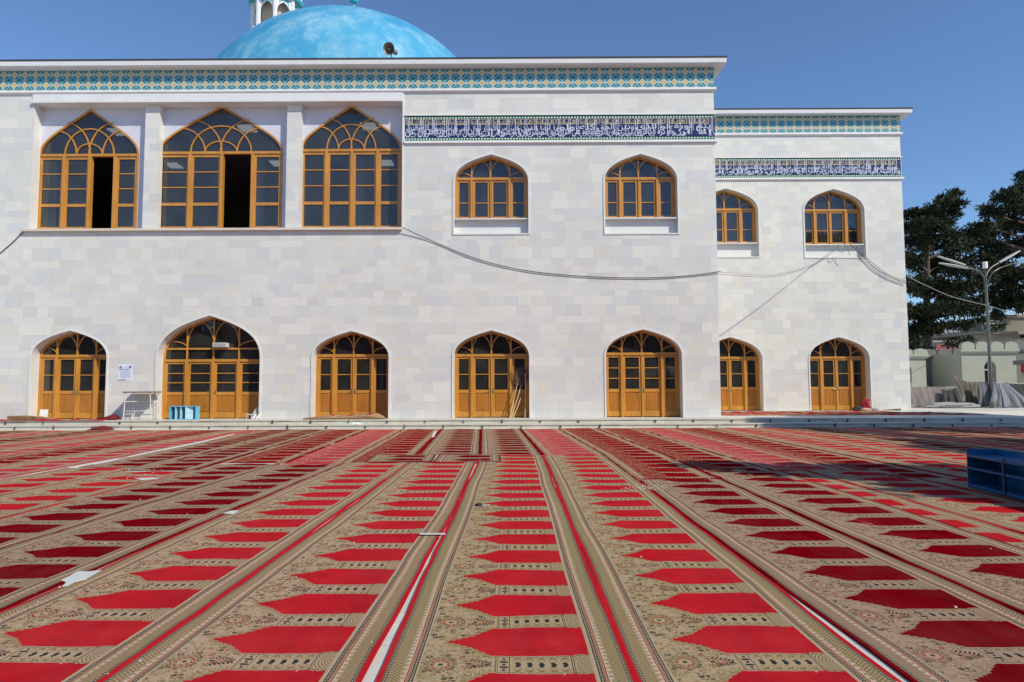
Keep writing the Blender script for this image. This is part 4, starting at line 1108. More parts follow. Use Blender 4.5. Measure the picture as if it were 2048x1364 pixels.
m.box((a.x+W_*.10, y, b.z+H_*.70), (a.x+W_*.78, y-.001, b.z+H_*.73)); m.build('heading', INKB, nt_)
m = MB()
for k in range(9): m.box((a.x+W_*(.12+.02*(k % 3)), y, b.z+H_*(.62-.055*k)), (a.x+W_*.90, y-.001, b.z+H_*(.632-.055*k)))
m.build('text_lines', INKL, nt_)
m = MB(); m.box((a.x+W_*.06, y, b.z+H_*.05), (a.x+W_*.55, y-.001, b.z+H_*.08)); m.build('footer', INKG, nt_)

# ------------------------------------------------------------------ metal table by the wall
WM = plain('white_chipped_paint', (.66, .65, .60), .5, .3, 12.); TOPM = plain('brown_table_top', (.22, .17, .13), .6, .3, 8.)
yb0, yf0 = FY-.10, FY-.72
tl, tr_ = P(249, 785, yf0).x, P(302.5, 785, yf0).x; tz = P(275, 784, yf0).z
tb = empty('metal_table', ((tl+tr_)/2, FY-.4, TZ), 'tall white metal table frame with brown top standing against the wall between two doors', 'table')
m = MB(); m.box((tl-.06, yf0-.05, tz-.035), (tr_+.06, yb0+.02, tz+.02)); m.build('table_top', TOPM, tb)
lx = [tl+.04, tr_-.04]; zt_ = tz-.035
for x, dx in ((lx[0], -.06), (lx[1], .06)):
    for y in (yf0, yb0-.03):
        m = MB(); m.tube([(x, y, zt_), (x+dx, y, TZ)], .018, 6); m.build('leg', WM, tb)
m = MB(); z1, z2, z3 = tz-.36, TZ+.34, TZ+.08
m.tube([(lx[0]-.02, yf0, z1), (lx[1]+.0, yb0, z1+.0)], .013, 6)
for z in (z2, z3):
    for y in (yf0, yb0-.03): m.tube([(lx[0]-.04, y, z), (lx[1]+.05, y, z)], .014, 6)
for x in (lx[0]-.04, lx[1]+.04): m.tube([(x, yf0, z2-.12), (x, yb0-.03, z2-.12)], .014, 6)
m.tube([((lx[0]+lx[1])/2-.1, yf0, z2), ((lx[0]+lx[1])/2-.14, yf0, z3)], .014, 6)
m.build('rails', WM, tb)

# ------------------------------------------------------------------ small blue crate at the tallest door
BLU = plain('light_blue_paint', (.13, .47, .66), .5, .3, 7.); BLW = plain('scuffed_pale_blue_paint', (.40, .62, .70), .6, .35, 9.)
yc = FY-.35; x0, x1 = P(339, 826, yc).x, P(391.5, 826, yc).x; z1 = P(365, 813.5, yc).z
cr = empty('wooden_crate', ((x0+x1)/2, yc, TZ), 'small light blue wooden crate with dividers in front of the tallest door', 'crate')
D_ = .34; t = .022
m = MB(); m.box((x0, yc, TZ), (x0+t, yc+D_, z1)); m.box((x1-t, yc, TZ), (x1, yc+D_, z1)); m.box((x0-.01, yc-.01, z1+.001), (x1+.01, yc+D_, z1+t)); m.box((x0+t, yc, TZ), (x1-t, yc+D_, TZ+t)); m.box((x0+t, yc+D_-.02, TZ+t), (x1-t, yc+D_-.001, z1)); m.build('box', BLU, cr)
xd = x0+(x1-x0)*.60
for k in (.21, .40):
    m = MB(); m.box((x0+(x1-x0)*k, yc-.004, TZ+t), (x0+(x1-x0)*k+t, yc+D_-.02, z1)); m.build('divider', BLW, cr)
m = MB(); m.hexa([(xd, yc-.003, TZ+t), (xd+(x1-xd)*.62, yc+.10, TZ+t), (xd+(x1-xd)*.62, yc+.12, TZ+t), (xd, yc+.02, TZ+t), (xd, yc-.003, z1), (xd+(x1-xd)*.62, yc+.10, z1), (xd+(x1-xd)*.62, yc+.12, z1), (xd, yc+.02, z1)]); m.build('door_flap', BLW, cr)

# white board, broken chair, white box on the transom
ybd = FY+.12; q = [P(78, 835.5, ybd), P(94, 835.5, ybd), P(96.5, 819, ybd+.1), P(80.5, 819, ybd+.1)]
m = MB(); m.hexa([(p.x, p.y, max(p.z, TZ+.002)) for p in q[:2]] + [(p.x, p.y+.015, max(p.z, TZ+.002)) for p in (q[1], q[0])] + [tuple(q[3]), tuple(q[2]), (q[2].x, q[2].y+.015, q[2].z), (q[3].x, q[3].y+.015, q[3].z)])
tag(m.build('white_board', plain('board_white', (.78, .78, .74), .5, .04)), 'small blank white board leaning at the foot of the leftmost door', 'board')
p = P(443, 690, FY+.36); bx = empty('air_box', (p.x, FY+.4, p.z-.08), 'small grey box fixed in the fanlight of the tallest door', 'box')
m = MB(); m.box((p.x-.27, FY+.16, p.z-.09), (p.x+.27, FY+.44, p.z+.08)); m.build('case', plain('box_grey', (.60, .60, .55), .5), bx)
m = MB(); [m.box((p.x-.24, FY+.150, p.z-.07+k*.028), (p.x+.24, FY+.162, p.z-.058+k*.028)) for k in range(5)]; m.build('grille', plain('grille_grey', (.42, .42, .38), .6), bx)
yy = FY+.05; ch = empty('broken_chair', (P(505, 836, yy).x, yy, TZ), 'broken little grey chair dumped at the right foot of the tallest door', 'chair')
pa, pb = P(503, 834, yy), P(511, 815, yy)
m = MB(); m.hexa([(pa.x-.05, yy, pa.z-.03), (pa.x+.13, yy, pa.z-.03), (pa.x+.13, yy+.03, pa.z-.03), (pa.x-.05, yy+.03, pa.z-.03), (pb.x-.02, yy+.1, pb.z), (pb.x+.12, yy+.1, pb.z), (pb.x+.12, yy+.13, pb.z), (pb.x-.02, yy+.13, pb.z)]); m.build('backrest', plain('chair_grey', (.48, .44, .40), .6), ch)
m = MB(); m.box((pa.x-.14, yy-.22, TZ+.16), (pa.x+.1, yy-.0, TZ+.185)); m.build('seat', WM, ch)
for dx, dy in ((-.12, -.2), (.08, -.2), (-.12, -.03), (.08, -.03)):
    m = MB(); m.tube([(pa.x+dx, yy+dy, TZ), (pa.x+dx*.9, yy+dy*.9, TZ+.16)], .012, 5); m.build('leg', WM, ch)
for k in (0, 1):
    c = P(509+7*k, 836, FY-.2); m = MB()
    m.lathe([(0, -.13), (.045, -.13), (.05, -.02), (.03, .06), (.02, .10), (.02, .13), (0, .13)], (c.x, c.y, TZ+.10), 12); orient(m, (c.x, c.y, TZ+.10), (.55, .1, .8))
    m.v = [(x, y, max(z, TZ+.001)) for x, y, z in m.v]
    tag(m.build('plastic_bottle', plain('bottle_white', (.78, .78, .78), .3, .02), smooth=True), ['left', 'right'][k]+' of two tipped white plastic bottles by the broken chair', 'bottle', 'white bottles by the tallest door')

# brooms in the fourth door
STICK = plain('broom_stick', (.62, .45, .26), .6, .2, 9.); BRIS = plain('twig_bristles', (.20, .13, .10), .9, .4, 30.)
def broom(p0, p1, y0, y1, head, label, seed):
    rnd = random.Random(seed); a = P(*p0, y0); b = P(*p1, y1); a.z = TZ+.01
    br = empty('broom', (a.x, a.y, TZ), label, 'broom', 'brooms leaning in the fourth door')
    m = MB(); m.tube([a, (a+b)/2+Vector((.01, 0, .0)), b], .017, 7); m.build('handle', STICK, br, smooth=True)
    if head:
        d = (b-a).normalized(); m = MB()
        m.tube([b-d*.05, b+d*.05], [.045, .05], 8); m.build('binding', BRIS, br)
        m = MB(); L_ = head
        for k in range(90):
            s = Vector((rnd.gauss(0, .12), rnd.gauss(0, .05), 0)); t = b + d*L_*rnd.uniform(.7, 1.05) + s*1.25; q = b + s*.12
            m.tube([q, (q+t)/2+s*.25, t], [.006, .005, .002], 3, False)
        m.build('bristles', BRIS, br)
broom((1019, 836), (1034, 769), FY+.02, FY+.30, .80, 'left twig broom, bristles up, with a pale stick', 1)
broom((1022, 837), (1042, 772), FY-.02, FY+.33, .82, 'twig broom in the middle, bristles up and darker, beside the left one', 2)
broom((1026, 836), (1041, 797), FY-.04, FY+.2, 0, 'short bare stick leaning right of the two twig brooms', 3)
broom((1050, 837), (1051, 746), FY+.08, FY+.30, 0, 'straight pole standing upright against the right door jamb', 4)

# heaped carpets, bundles, rags
def heap(name, x0, x1, y0, y1, z0, hf, mat, label, cat, nx=40, ny=12, group=None, uvs=1.):
    m = MB(); T = [[(x0+(x1-x0)*i/nx + .03*noise.noise(Vector((i*.3, j*.4, 1))), y0+(y1-y0)*j/ny + .04*noise.noise(Vector((i*.2, j*.3, 5))), z0+.01+max(0., hf(i/nx, j/ny))) for j in range(ny+1)] for i in range(nx+1)]
    for i in range(nx):
        for j in range(ny): m.face([T[i][j], T[i+1][j], T[i+1][j+1], T[i][j+1]], [((y1-y0)*b/ny*uvs, (x1-x0)*a_/nx) for a_, b in ((i, j), (i+1, j), (i+1, j+1), (i, j+1))])
    for i in range(nx): 
        for j in (0, ny): a_, b = T[i][j], T[i+1][j]; m.face([a_, b, (b[0], b[1], z0), (a_[0], a_[1], z0)], [(.1, 0)]*4)
    for j in range(ny):
        for i in (0, nx): a_, b = T[i][j], T[i][j+1]; m.face([a_, b, (b[0], b[1], z0), (a_[0], a_[1], z0)], [(.1, 0)]*4)
    return tag(m.build(name, mat, smooth=True, weld=True), label, cat, group)
xa, xb = P(612, 840, FY-.4).x, P(768, 840, FY-.4).x
heap('carpet_heap', xa, xb, FY-.78, FY+.2, TZ, lambda u, v: .04+.16*math.exp(-((v-.55)/.28)**2)*(min(1, u*3))*(1-.9*max(0, u-.9)*10)*(.75+.5*noise.noise(Vector((u*7, v*3, 2))))+.06*math.exp(-((u-.8)/.12)**2), CM['bright'], 'rumpled tan and red carpet heaped on the threshold of the third door', 'carpet')
xa, xb = P(22, 838, FY-.3).x, P(105, 838, FY-.3).x
heap('folded_carpet', xa, xb, FY-.5, FY-.06, TZ+.02, lambda u, v: .14*(1-u**3)*(.9+.2*noise.noise(Vector((u*6, v*2, 1)))), CM['faded'], 'folded faded carpet with dark edge at the left of the leftmost door', 'carpet')
DRC = plain('dark_red_pile', (.15, .004, .008), .95, .2, 20.)
xa, xb = P(203, 840, FY-.35).x, P(239, 840, FY-.35).x
heap('curled_carpet', xa, xb, FY-.62, FY-.15, TZ+.02, lambda u, v: .17*max(0, sin(pi*min(1, u*1.05)))*(.4+.6*v), DRC, 'dark curled-up carpet end between the leftmost door and the metal table', 'carpet')
p0, p1 = G(182, 860), G(226, 860)
heap('curled_mat', p0.x, p1.x, S1-.45, S1-.05, .01, lambda u, v: .13*sin(pi*min(1, u))*(.3+.7*v), DRC, 'dark red mat corner curled against the bottom step at left', 'mat')
WR = plain('white_rag', (.72, .74, .74), .8, .1)
p0, p1 = P(697, 853, S1+.1), P(722, 853, S1+.1)
heap('plastic_bag', p0.x, p1.x, S1-.0, S1+.22, .166, lambda u, v: .07*abs(noise.noise(Vector((u*5, v*5, 2))))+.05*sin(pi*u)*sin(pi*v), WR, 'crumpled white plastic bag lying on the bottom step', 'bag', 16, 8)
# bundle at the wing door
REDC = plain('red_cloth', (.42, .03, .045), .85, .2, 6.); BLKC = plain('black_cloth', (.03, .026, .026), .85, .3, 9.); PINK = plain('pale_cloth', (.55, .33, .25), .85, .15, 6.)
def blob(name, c, r, mat, label=None, cat=None, parent=None, seed=0, z0=None, grp=None):
    m = MB(); nu, nv = 22, 12; T = []
    for i in range(nv+1):
        row = []
        for j in range(nu):
            a_ = pi*i/nv; b_ = 2*pi*j/nu; d = Vector((sin(a_)*cos(b_), sin(a_)*sin(b_), cos(a_)))
            k = 1+.42*noise.noise(d*1.8+Vector((seed, 0, 0)))+.12*noise.noise(d*6+Vector((seed, 3, 0)))
            z = c[2]+d.z*r[2]*k; row.append((c[0]+d.x*r[0]*k, c[1]+d.y*r[1]*k, max(z, z0) if z0 is not None else z))
        T.append(row)
    for i in range(nv):
        for j in range(nu): m.face([T[i][j], T[i][(j+1) % nu], T[i+1][(j+1) % nu], T[i+1][j]])
    o = m.build(name, mat, parent, smooth=True, weld=True)
    return tag(o, label, cat, grp) if label else o
YW = FY2-.15
c = P(1732, 811, YW); bn = empty('cloth_bundle', (c.x, YW, TZ), 'slumped red cloth bundle leaning at the right foot of the last wing door', 'bundle')
blob('red_cloth', (c.x-.02, YW, TZ+.22), (.17, .17, .36), REDC, parent=bn, seed=1, z0=TZ+.004)
blob('pale_fold', (c.x+.13, YW+.0, TZ+.26), (.06, .14, .34), PINK, parent=bn, seed=2, z0=TZ+.004)
blob('pale_hem', (c.x-.10, YW-.22, TZ+.06), (.28, .09, .07), PINK, parent=bn, seed=12, z0=TZ+.004)
c = P(1716, 817, YW-.1); blob('black_bag', (c.x, YW-.12, TZ+.10), (.26, .14, .12), BLKC, 'black crumpled bag lying left against the red bundle', 'bag', seed=4, z0=TZ+.004)
c = P(1746, 818, YW-.1); blob('grey_bag', (c.x, YW-.15, TZ+.06), (.24, .12, .08), plain('grey_bag', (.22, .22, .25), .6, .3, 12.), 'small grey and black bag right of the red bundle', 'bag', seed=5, z0=TZ+.004)
a, b = P(1768, 814.5, FY2-.5), P(1801, 815.5, FY2-.5)
m = MB(); m.hexa([(a.x, FY2-.5, TZ+.03), (b.x, FY2-.55, TZ+.02), (b.x, FY2-.3, TZ+.02), (a.x, FY2-.44, TZ+.03), (a.x, FY2-.5, TZ+.05), (b.x, FY2-.55, TZ+.10), (b.x, FY2-.3, TZ+.10), (a.x, FY2-.44, TZ+.05)]); tag(m.build('timber_offcut', plain('dark_timber', (.10, .085, .07), .8)), 'thin dark timber offcut lying along the foot of the wing wall', 'plank')

# ------------------------------------------------------------------ blue shelf at the right edge
BS = plain('blue_gloss_paint', (.016, .115, .25), .22, .22, 5.)
A = G(1936, 977); Bq = G(2048, 1006)
dv = Vector((Bq.x-A.x, Bq.y-A.y, 0)).normalized(); nv_ = Vector((-dv.y, dv.x, 0))
if nv_.x < 0: nv_ = -nv_
SL, SDp = 2.9, .44; SH = P(1937, 897, A.y).z; Z0 = .028
sh = empty('blue_shelf', (A.x, A.y, Z0), 'long low blue wooden shoe shelf standing on the carpets at the right edge', 'shelf')
def sbox(m, u0, u1, w0, w1, z0, z1):
    pt = lambda u, w_, z: tuple(Vector((A.x, A.y, z)) + dv*u + nv_*w_)
    m.hexa([pt(u0, w0, z0), pt(u1, w0, z0), pt(u1, w1, z0), pt(u0, w1, z0), pt(u0, w0, z1), pt(u1, w0, z1), pt(u1, w1, z1), pt(u0, w1, z1)])
t = .022; zb_s = Z0+.055; zm = Z0+.30; ztp = SH-.085
m = MB(); sbox(m, 0, t, 0, SDp, Z0, SH); m.build('side_panel', BS, sh)
m = MB(); sbox(m, SL-t, SL, 0, SDp, Z0, SH); m.build('side_panel', BS, sh)
m = MB(); sbox(m, t, SL-t, SDp-.02, SDp, Z0, SH); m.build('back_panel', BS, sh)
for z in (zb_s, zm, ztp):
    m = MB(); sbox(m, t, SL-t, .0 if z != ztp else -.006, SDp-.02, z-.03, z); m.build('shelf_board', BS, sh)
m = MB(); sbox(m, t, SL-t, .012, .03, Z0, zb_s-.03); m.build('plinth', BS, sh)
for u in (.86, 1.9):
    m = MB(); sbox(m, u, u+.03, -.012, .03, Z0+.02, ztp+.02); m.build('divider', plain('dark_blue_paint', (.012, .05, .12), .4), sh)

# ------------------------------------------------------------------ cables
CAB = plain('black_cable', (.045, .045, .05), .6); CABG = plain('grey_cable', (.22, .22, .22), .6)
def spline(pts, n=8):
    pts = [Vector(p) for p in pts]; out = []
    for i in range(len(pts)-1):
        p0, p1, p2, p3 = pts[max(i-1, 0)], pts[i], pts[i+1], pts[min(i+2, len(pts)-1)]
        for k in range(n):
            t = k/n; out.append(.5*((2*p1)+(-p0+p2)*t+(2*p0-5*p1+4*p2-p3)*t*t+(-p0+3*p1-3*p2+p3)*t**3))
    return out+[pts[-1]]
def cable(pl, r, mat, label):
    m = MB(); m.tube(spline([P(*q) for q in pl]), r, 6); tag(m.build('cable', mat, smooth=True), label, 'cable', 'cables slung along the walls')
e = FY-.045
cable([(805, 455, FY-.16), (860, 480, e), (940, 513, e), (1010, 533, e), (1080, 545, e), (1160, 552, e), (1240, 555.5, e), (1320, 555, e), (1390, 550, e), (1441, 543, FY-.06)], .017, CAB, 'thick black cable sagging across the wall under the two small upper windows')
cable([(1436, 543.5, 32.73), (1480, 547.5, 32.73), (1530, 550, 32.73), (1570, 546, 32.73), (1620, 531, 32.73), (1650, 516, 32.73), (1678, 492, 32.7)], .009, CABG, 'thin grey cable sagging from the block corner to the wing window')
cable([(1436, 674, 32.74), (1500, 629, 32.73), (1560, 583, 32.73), (1620, 535, 32.73), (1682, 489, 32.7)], .010, CABG, 'thin straight cable rising from the wing door to the wing window')
cable([(1700, 488, 32.6), (1727, 514, 32.7), (1750, 536, 32.7), (1780, 554, 32.7), (1813, 566, 32.7)], .018, CAB, 'lower and thicker cable hanging right of the wing window')
cable([(1712, 494, 32.6), (1735, 517, 32.7), (1765, 542, 32.7), (1790, 555, 32.7), (1813, 562, 32.7)], .012, CAB, 'upper thin cable hanging right of the wing window')
cable([(1813, 552, 32.7), (1850, 570, 34), (1900, 592, 35.5), (1945, 604, 36.8), (1975, 611, 37.8)], .018, CABG, 'grey cable stretched from the wing corner to the street lamp')
cable([(1975, 611, 37.8), (2005, 620, 40), (2040, 631, 43), (2080, 640, 46)], .018, CABG, 'cable running right from the street lamp out of view')
cable([(46, 463, FY-.05), (30, 480, e), (12, 496, e), (-10, 512, e), (-60, 530, e)], .016, CAB, 'cable dropping left from the corner of the big window ledge')
cable([(1676, 489, 32.5), (1688, 500, 32.45), (1682, 505, 32.45), (1678, 497, 32.45), (1690, 489, 32.5), (1696, 499, 32.4), (1700, 512, 32.45)], .012, CABG, 'tangled cable loops on the sill of the wing window')

# ------------------------------------------------------------------ street lamp
YL = 37.8; LP_ = plain('lamp_pole_paint', (.13, .125, .115), .5, .2, 5., metal=.4); LH = plain('lamp_head_grey', (.34, .35, .35), .45, .08)
pb = P(1982, 770, YL); pt_ = P(1974, 560, YL)
lp = empty('street_lamp', (pb.x, YL, TZ), 'grey four-armed street lamp behind the draped cloths', 'street lamp')
m = MB(); m.tube([(pb.x, YL, TZ), (pb.x, YL, 2.8), (pb.x-.0, YL, pt_.z)], [.105, .085, .065], 12); m.build('pole', LP_, lp, smooth=True)
ax = pb.x; az = pt_.z-.1
def arm(pts, head, up=0):
    p3 = [Vector((ax+dx, YL+dy, az+dz)) for dx, dy, dz in pts]
    m = MB(); m.tube(spline(p3), .035, 7); a_ = m.build('arm', LP_, lp, smooth=True)
    h0 = p3[-1]; h1 = h0+Vector(head); d = (h1-h0); L_ = d.length; d.normalize(); s = d.cross(Vector((0, 0, 1))).normalized(); n_ = s.cross(d)
    m = MB(); rows = []
    for k in range(9):
        u = k/8; wv = .05+.10*sin(pi*min(1, .12+u*.8))*(1-u**6*.7); hh = .04+.05*sin(pi*min(1, .15+u*.8)); c = h0+d*L_*u
        rows.append([c+s*wv*cos(a2)+n_*hh*max(-.35, sin(a2)) for a2 in [2*pi*q/10 for q in range(10)]])
    for k in range(8):
        for q in range(10): m.face([rows[k][q], rows[k][(q+1) % 10], rows[k+1][(q+1) % 10], rows[k+1][q]])
    m.face(rows[0]); m.face(rows[-1]); m.build('lamp_head', LH, a_, smooth=True, weld=True)
arm([(0, 0, 0), (-.16, .1, .45), (-.45, .2, .72), (-.92, .3, .98)], (-1.28, .4, .58))
arm([(0, 0, -.1), (-.18, -.1, .32), (-.65, -.35, .58), (-1.33, -.5, .66)], (-1.85, -.5, .22))
arm([(0, 0, 0), (.16, .1, .5), (.5, .2, .85), (1.0, .3, 1.12)], (1.5, .4, .75))
arm([(0, 0, -.1), (.2, -.3, .45), (.7, -.25, .75), (1.5, -.4, 1.02)], (1.6, -.4, .45))
m = MB(); m.tube([(ax, YL, az), (ax, YL, az+.95)], .035, 8); m.build('mast', LP_, lp)
m = MB(); m.lathe([(0, .75), (.12, .75), (.125, .8), (.125, 1.12), (0, 1.14)], (ax, YL, az), 14); m.build('cap', plain('cap_white', (.72, .72, .70), .5), lp, smooth=False)

# ------------------------------------------------------------------ crenellated building and what is behind it
CREAM = plain('pale_green_wall', (.33, .34, .285), .8, .12, 1.2); CREAM2 = plain('shade_toned_wall', (.15, .15, .14), .8, .12, 1.5)  # second wall tone has the trees' shade put into its colour
cb = empty('crenellated_building', (P(1930, 760, 44).x, 44, TZ), 'low pale green building with rounded crenellations and arched windows behind the lamp', 'building')
def wallseg(pxa, pxb, Y, ytop, ymer, mat, wins=(), depth=6, nm=6):
    x0, x1 = P(pxa, 760, Y).x, P(pxb, 760, Y).x; zt = P((pxa+pxb)/2, ytop, Y).z; zm_ = P((pxa+pxb)/2, ymer, Y).z
    holes = []; ws = []
    for a_, b_, yt, yb in wins:
        xx0, xx1 = P(a_, 740, Y).x, P(b_, 740, Y).x; zb_w = P(a_, yb, Y).z; zt_w = P(a_, yt, Y).z; r = (xx1-xx0)/2
        o = [(xx0, zb_w)] + [(( xx0+xx1)/2-r*cos(pi*k/12), zt_w-r+r*sin(pi*k/12)) for k in range(13)] + [(xx1, zb_w)]
        holes.append(o); ws.append((xx0, xx1, zb_w, zt_w, o))
    m = MB()
    for tri in tess([(x0, TZ), (x1, TZ), (x1, zt), (x0, zt)], holes, Y): m.face(tri)
    m.face([(x0, Y, TZ), (x0, Y+depth, TZ), (x0, Y+depth, zt), (x0, Y, zt)]); m.face([(x1, Y, TZ), (x1, Y+depth, TZ), (x1, Y+depth, zt), (x1, Y, zt)]); m.face([(x0, Y, zt), (x1, Y, zt), (x1, Y+depth, zt), (x0, Y+depth, zt)])
    for w_ in ws: reveal(m, w_[4], Y, Y+.25)
    m.build('wall', mat, cb, fix=False)
    m = MB(); m.box((x0-.1, Y-.12, zt-.02), (x1+.1, Y+.2, zt+.08)); m.box((x0-.14, Y-.18, zt+.08), (x1+.14, Y+.2, zt+.22)); m.build('parapet', mat, cb)
    n = max(2, int((x1-x0)/.78)); wd = (x1-x0+.2)/n
    for i in range(n):
        a_ = x0-.1+i*wd; m = MB(); h = zm_-zt-.1; r = wd*.46; cxx = a_+wd/2
        m.prism([(cxx-r, zt+.22), (cxx+r, zt+.22), (cxx+r, zt+.1+h*.62), (cxx+r*.72, zt+.1+h*.86), (cxx, zt+.1+h), (cxx-r*.72, zt+.1+h*.86), (cxx-r, zt+.1+h*.62)], Y-.16, Y+.12)
        m.build('merlon', mat, cb)
    for xx0, xx1, zbw, ztw, o in ws:
        m = MB(); m.strip(inset(o, .09), inset(o, -.03), Y+.1, Y+.2); c = (xx0+xx1)/2
        m.box((c-.04, Y+.11, zbw), (c+.04, Y+.19, ztw-.08)); zz = zbw+(ztw-zbw)*.62; m.box((xx0+.05, Y+.112, zz-.04), (xx1-.05, Y+.188, zz+.04)); fr = m.build('window', plain('window_frame_grey', (.40, .42, .38), .6), cb)
        m = MB()
        for tri in tess(o, [], Y+.17): m.faceF(tri)
        m.build('pane', plain('dark_pane', (.02, .022, .025), .12), fr, fix=False)
wallseg(1800, 1853, 42.2, 716, 697, CREAM, [(1806, 1823, 731, 765)])
wallseg(1846, 1932, 44.5, 716, 698, CREAM2, [(1898, 1921, 727, 765)])
wallseg(1925, 2034, 41.5, 706, 683, CREAM, [(1968, 1992, 722, 768)])
wallseg(2028, 2140, 41.9, 702, 680, CREAM2)
# red awning and railing at the right edge
p = P(2044, 735, 39.5); ra = empty('red_awning', (p.x, 39.5, TZ), 'red canopy with a cream barrier under it at the right edge', 'awning')
m = MB(); a_ = P(2028, 722, 39.5); b_ = P(2033, 738, 39.5)
m.box((a_.x, 38.6, a_.z-.22), (a_.x+5, 39.6, a_.z+.02)); m.build('edge_beam', CREAM2, ra)
m = MB(); m.box((b_.x+.1, 38.7, b_.z-.22), (b_.x+5, 39.3, b_.z+.42)); m.build('canopy', REDC, ra)
m = MB(); zl, zh = P(2040, 766, 39.5).z, P(2040, 739, 39.5).z
for k in range(14): m.box((b_.x+.1+k*.13, 39.2, zl), (b_.x+.14+k*.13, 39.24, zh))
m.box((b_.x+.05, 39.15, (zl+zh)/2-.02), (b_.x+2, 39.19, (zl+zh)/2+.02)); m.box((b_.x+.05, 39.26, zl), (b_.x+2, 39.3, zh)); m.build('barrier', plain('cream_barrier', (.62, .58, .42), .7), ra)
# flat roofed house behind
hs = empty('flat_roofed_house', (P(2010, 660, 56).x, 56, TZ), 'old flat-roofed house with a rusty roof rim and white railing behind the crenellations', 'house')
def pbox(m, pxa, pya, pxb, pyb, Y, d): a_ = P(pxa, pyb, Y); b_ = P(pxb, pya, Y); m.box((a_.x, Y, a_.z), (b_.x, Y+d, b_.z))
m = MB(); pbox(m, 1950, 676, 2150, 775, 56, 6); m.build('wall', plain('house_wall', (.38, .37, .32), .8, .2, 1.), hs)
m = MB(); pbox(m, 1932, 662, 2150, 668, 55, 8); pbox(m, 1950, 669, 2040, 677, 55.4, 2); m.build('roof', plain('rusty_roof', (.28, .25, .20), .8, .4, 1.4), hs)
m = MB()
for k in range(4): pbox(m, 1966, 640+k*6, 1996, 642.5+k*6, 55.5, .06)
for x in (1966, 1980, 1996, 2000): pbox(m, x, 640, x+2.5, 663, 55.62, .06)
m.build('railing', plain('railing_white', (.68, .68, .62), .7), hs)
m = MB(); pbox(m, 2003, 634, 2150, 663, 58, 5); m.build('upper_room', plain('earth_wall', (.24, .21, .16), .9, .3, 1.), hs)
m = MB(); pbox(m, 2000, 629, 2150, 635, 57.8, 5); m.build('parapet', plain('earth_rim', (.26, .17, .12), .9, .3, 1.), hs)
h2 = empty('distant_house', (P(1895, 680, 66).x, 66, TZ), 'grey house with red-edged roof seen between the pine trunk and the lamp', 'house')
m = MB(); pbox(m, 1870, 655, 1925, 775, 66, 6); m.build('wall', plain('far_wall', (.36, .37, .42), .8, .2, .8), h2)
m = MB(); pbox(m, 1866, 645, 1900, 652, 64.5, 7); m.build('roof', plain('dark_red_roof', (.16, .05, .05), .8), h2)
m = MB(); pbox(m, 1866, 653, 1898, 655.5, 64.4, .5); m.build('roof_edge', plain('roof_edge_pale', (.62, .5, .48), .8), h2)
for x in (1898, 1910): 
    m = MB(); pbox(m, x, 664, x+10, 681, 65.9, .05); m.build('window', plain('far_window', (.16, .2, .22), .3), h2)
m = MB(); pbox(m, 1872, 688, 1912, 700, 52, .1); tag(m.build('red_banner', plain('red_banner', (.34, .12, .10), .8, .3, 2.)), 'faded red and white banner just above the shade-toned wall', 'banner')
m = MB(); pbox(m, 1872, 684, 1875, 704, 51.95, .04)

# ------------------------------------------------------------------ draped cloths on the fence
def drape(top, bot, Y, folds, amp, mat, label, seed, nu=60, nv=18, bulge=.5):
    """cloth hanging from a line: top/bot are pixel polylines at depth Y"""
    def at_(pl, t):
        k = t*(len(pl)-1); i = min(len(pl)-2, int(k)); f = k-i; return (pl[i][0]*(1-f)+pl[i+1][0]*f, pl[i][1]*(1-f)+pl[i+1][1]*f)
    m = MB(); T = []
    for i in range(nu+1):
        u = i/nu; a_ = P(*at_(top, u), Y); b_ = P(*at_(bot, u), Y); b_.z = max(b_.z, TZ+.02); row = []
        for j in range(nv+1):
            v = j/nv; p = a_.lerp(b_, v)
            sag = 1-(1-v)**1.5
            fy = .012*noise.noise(Vector((u*24, v*6, seed))) + amp*(.25+v)*(.75+.5*noise.noise(Vector((u*4, seed, 1))))*(sin(u*folds*2*pi+1.8*noise.noise(Vector((u*5, v*1.5, seed)))+v*2*noise.noise(Vector((u*3, 2, seed)))*2) + .8*noise.noise(Vector((u*12, v*2.5, seed+3))))
            row.append((p.x+amp*.6*cos(u*folds*2*pi)*v, p.y - bulge*sag + fy, p.z+.03*noise.noise(Vector((u*20, v, seed)))*(1-v)))
        T.append(row)
    for i in range(nu):
        for j in range(nv): m.face([T[i][j], T[i+1][j], T[i+1][j+1], T[i][j+1]])
    o = m.build('draped_cloth', mat, smooth=True, weld=True)
    s = o.modifiers.new('thick', 'SOLIDIFY'); s.thickness = .012
    return tag(o, label, 'cloth', 'cloths draped over the fence')
def mat_cloth(name, a, b, st=2.5):
    n = NX(name); x, y, z = n.world(); f = ((x*st+n.noise(n.co, 1.2)*.6).fract() < .35)
    c = n.mix(f*.7, a, b); c = n.mul(c, n.noise(n.co, 3., 5)*.6+.7); return n.out(c, .9)
YD = 37.
STR = mat_cloth('striped_brown_cloth', (.16, .14, .13), (.22, .175, .16), 3.); DKC = mat_cloth('dark_tarp', (.035, .035, .034), (.05, .048, .045)); BRC = mat_cloth('brown_tarp', (.115, .095, .078), (.15, .125, .10), 1.2)
GYC = mat_cloth('grey_blanket', (.15, .155, .17), (.19, .185, .19), 2.); GY2 = mat_cloth('pale_grey_blanket', (.19, .195, .215), (.16, .16, .17), 2.)
drape([(1815, 773), (1860, 773.5), (1912, 775)], [(1815, 815), (1860, 816), (1884, 815)], YD, 2.6, .05, STR, 'brown striped cloth hung on a rope directly right of the wing wall', 1)
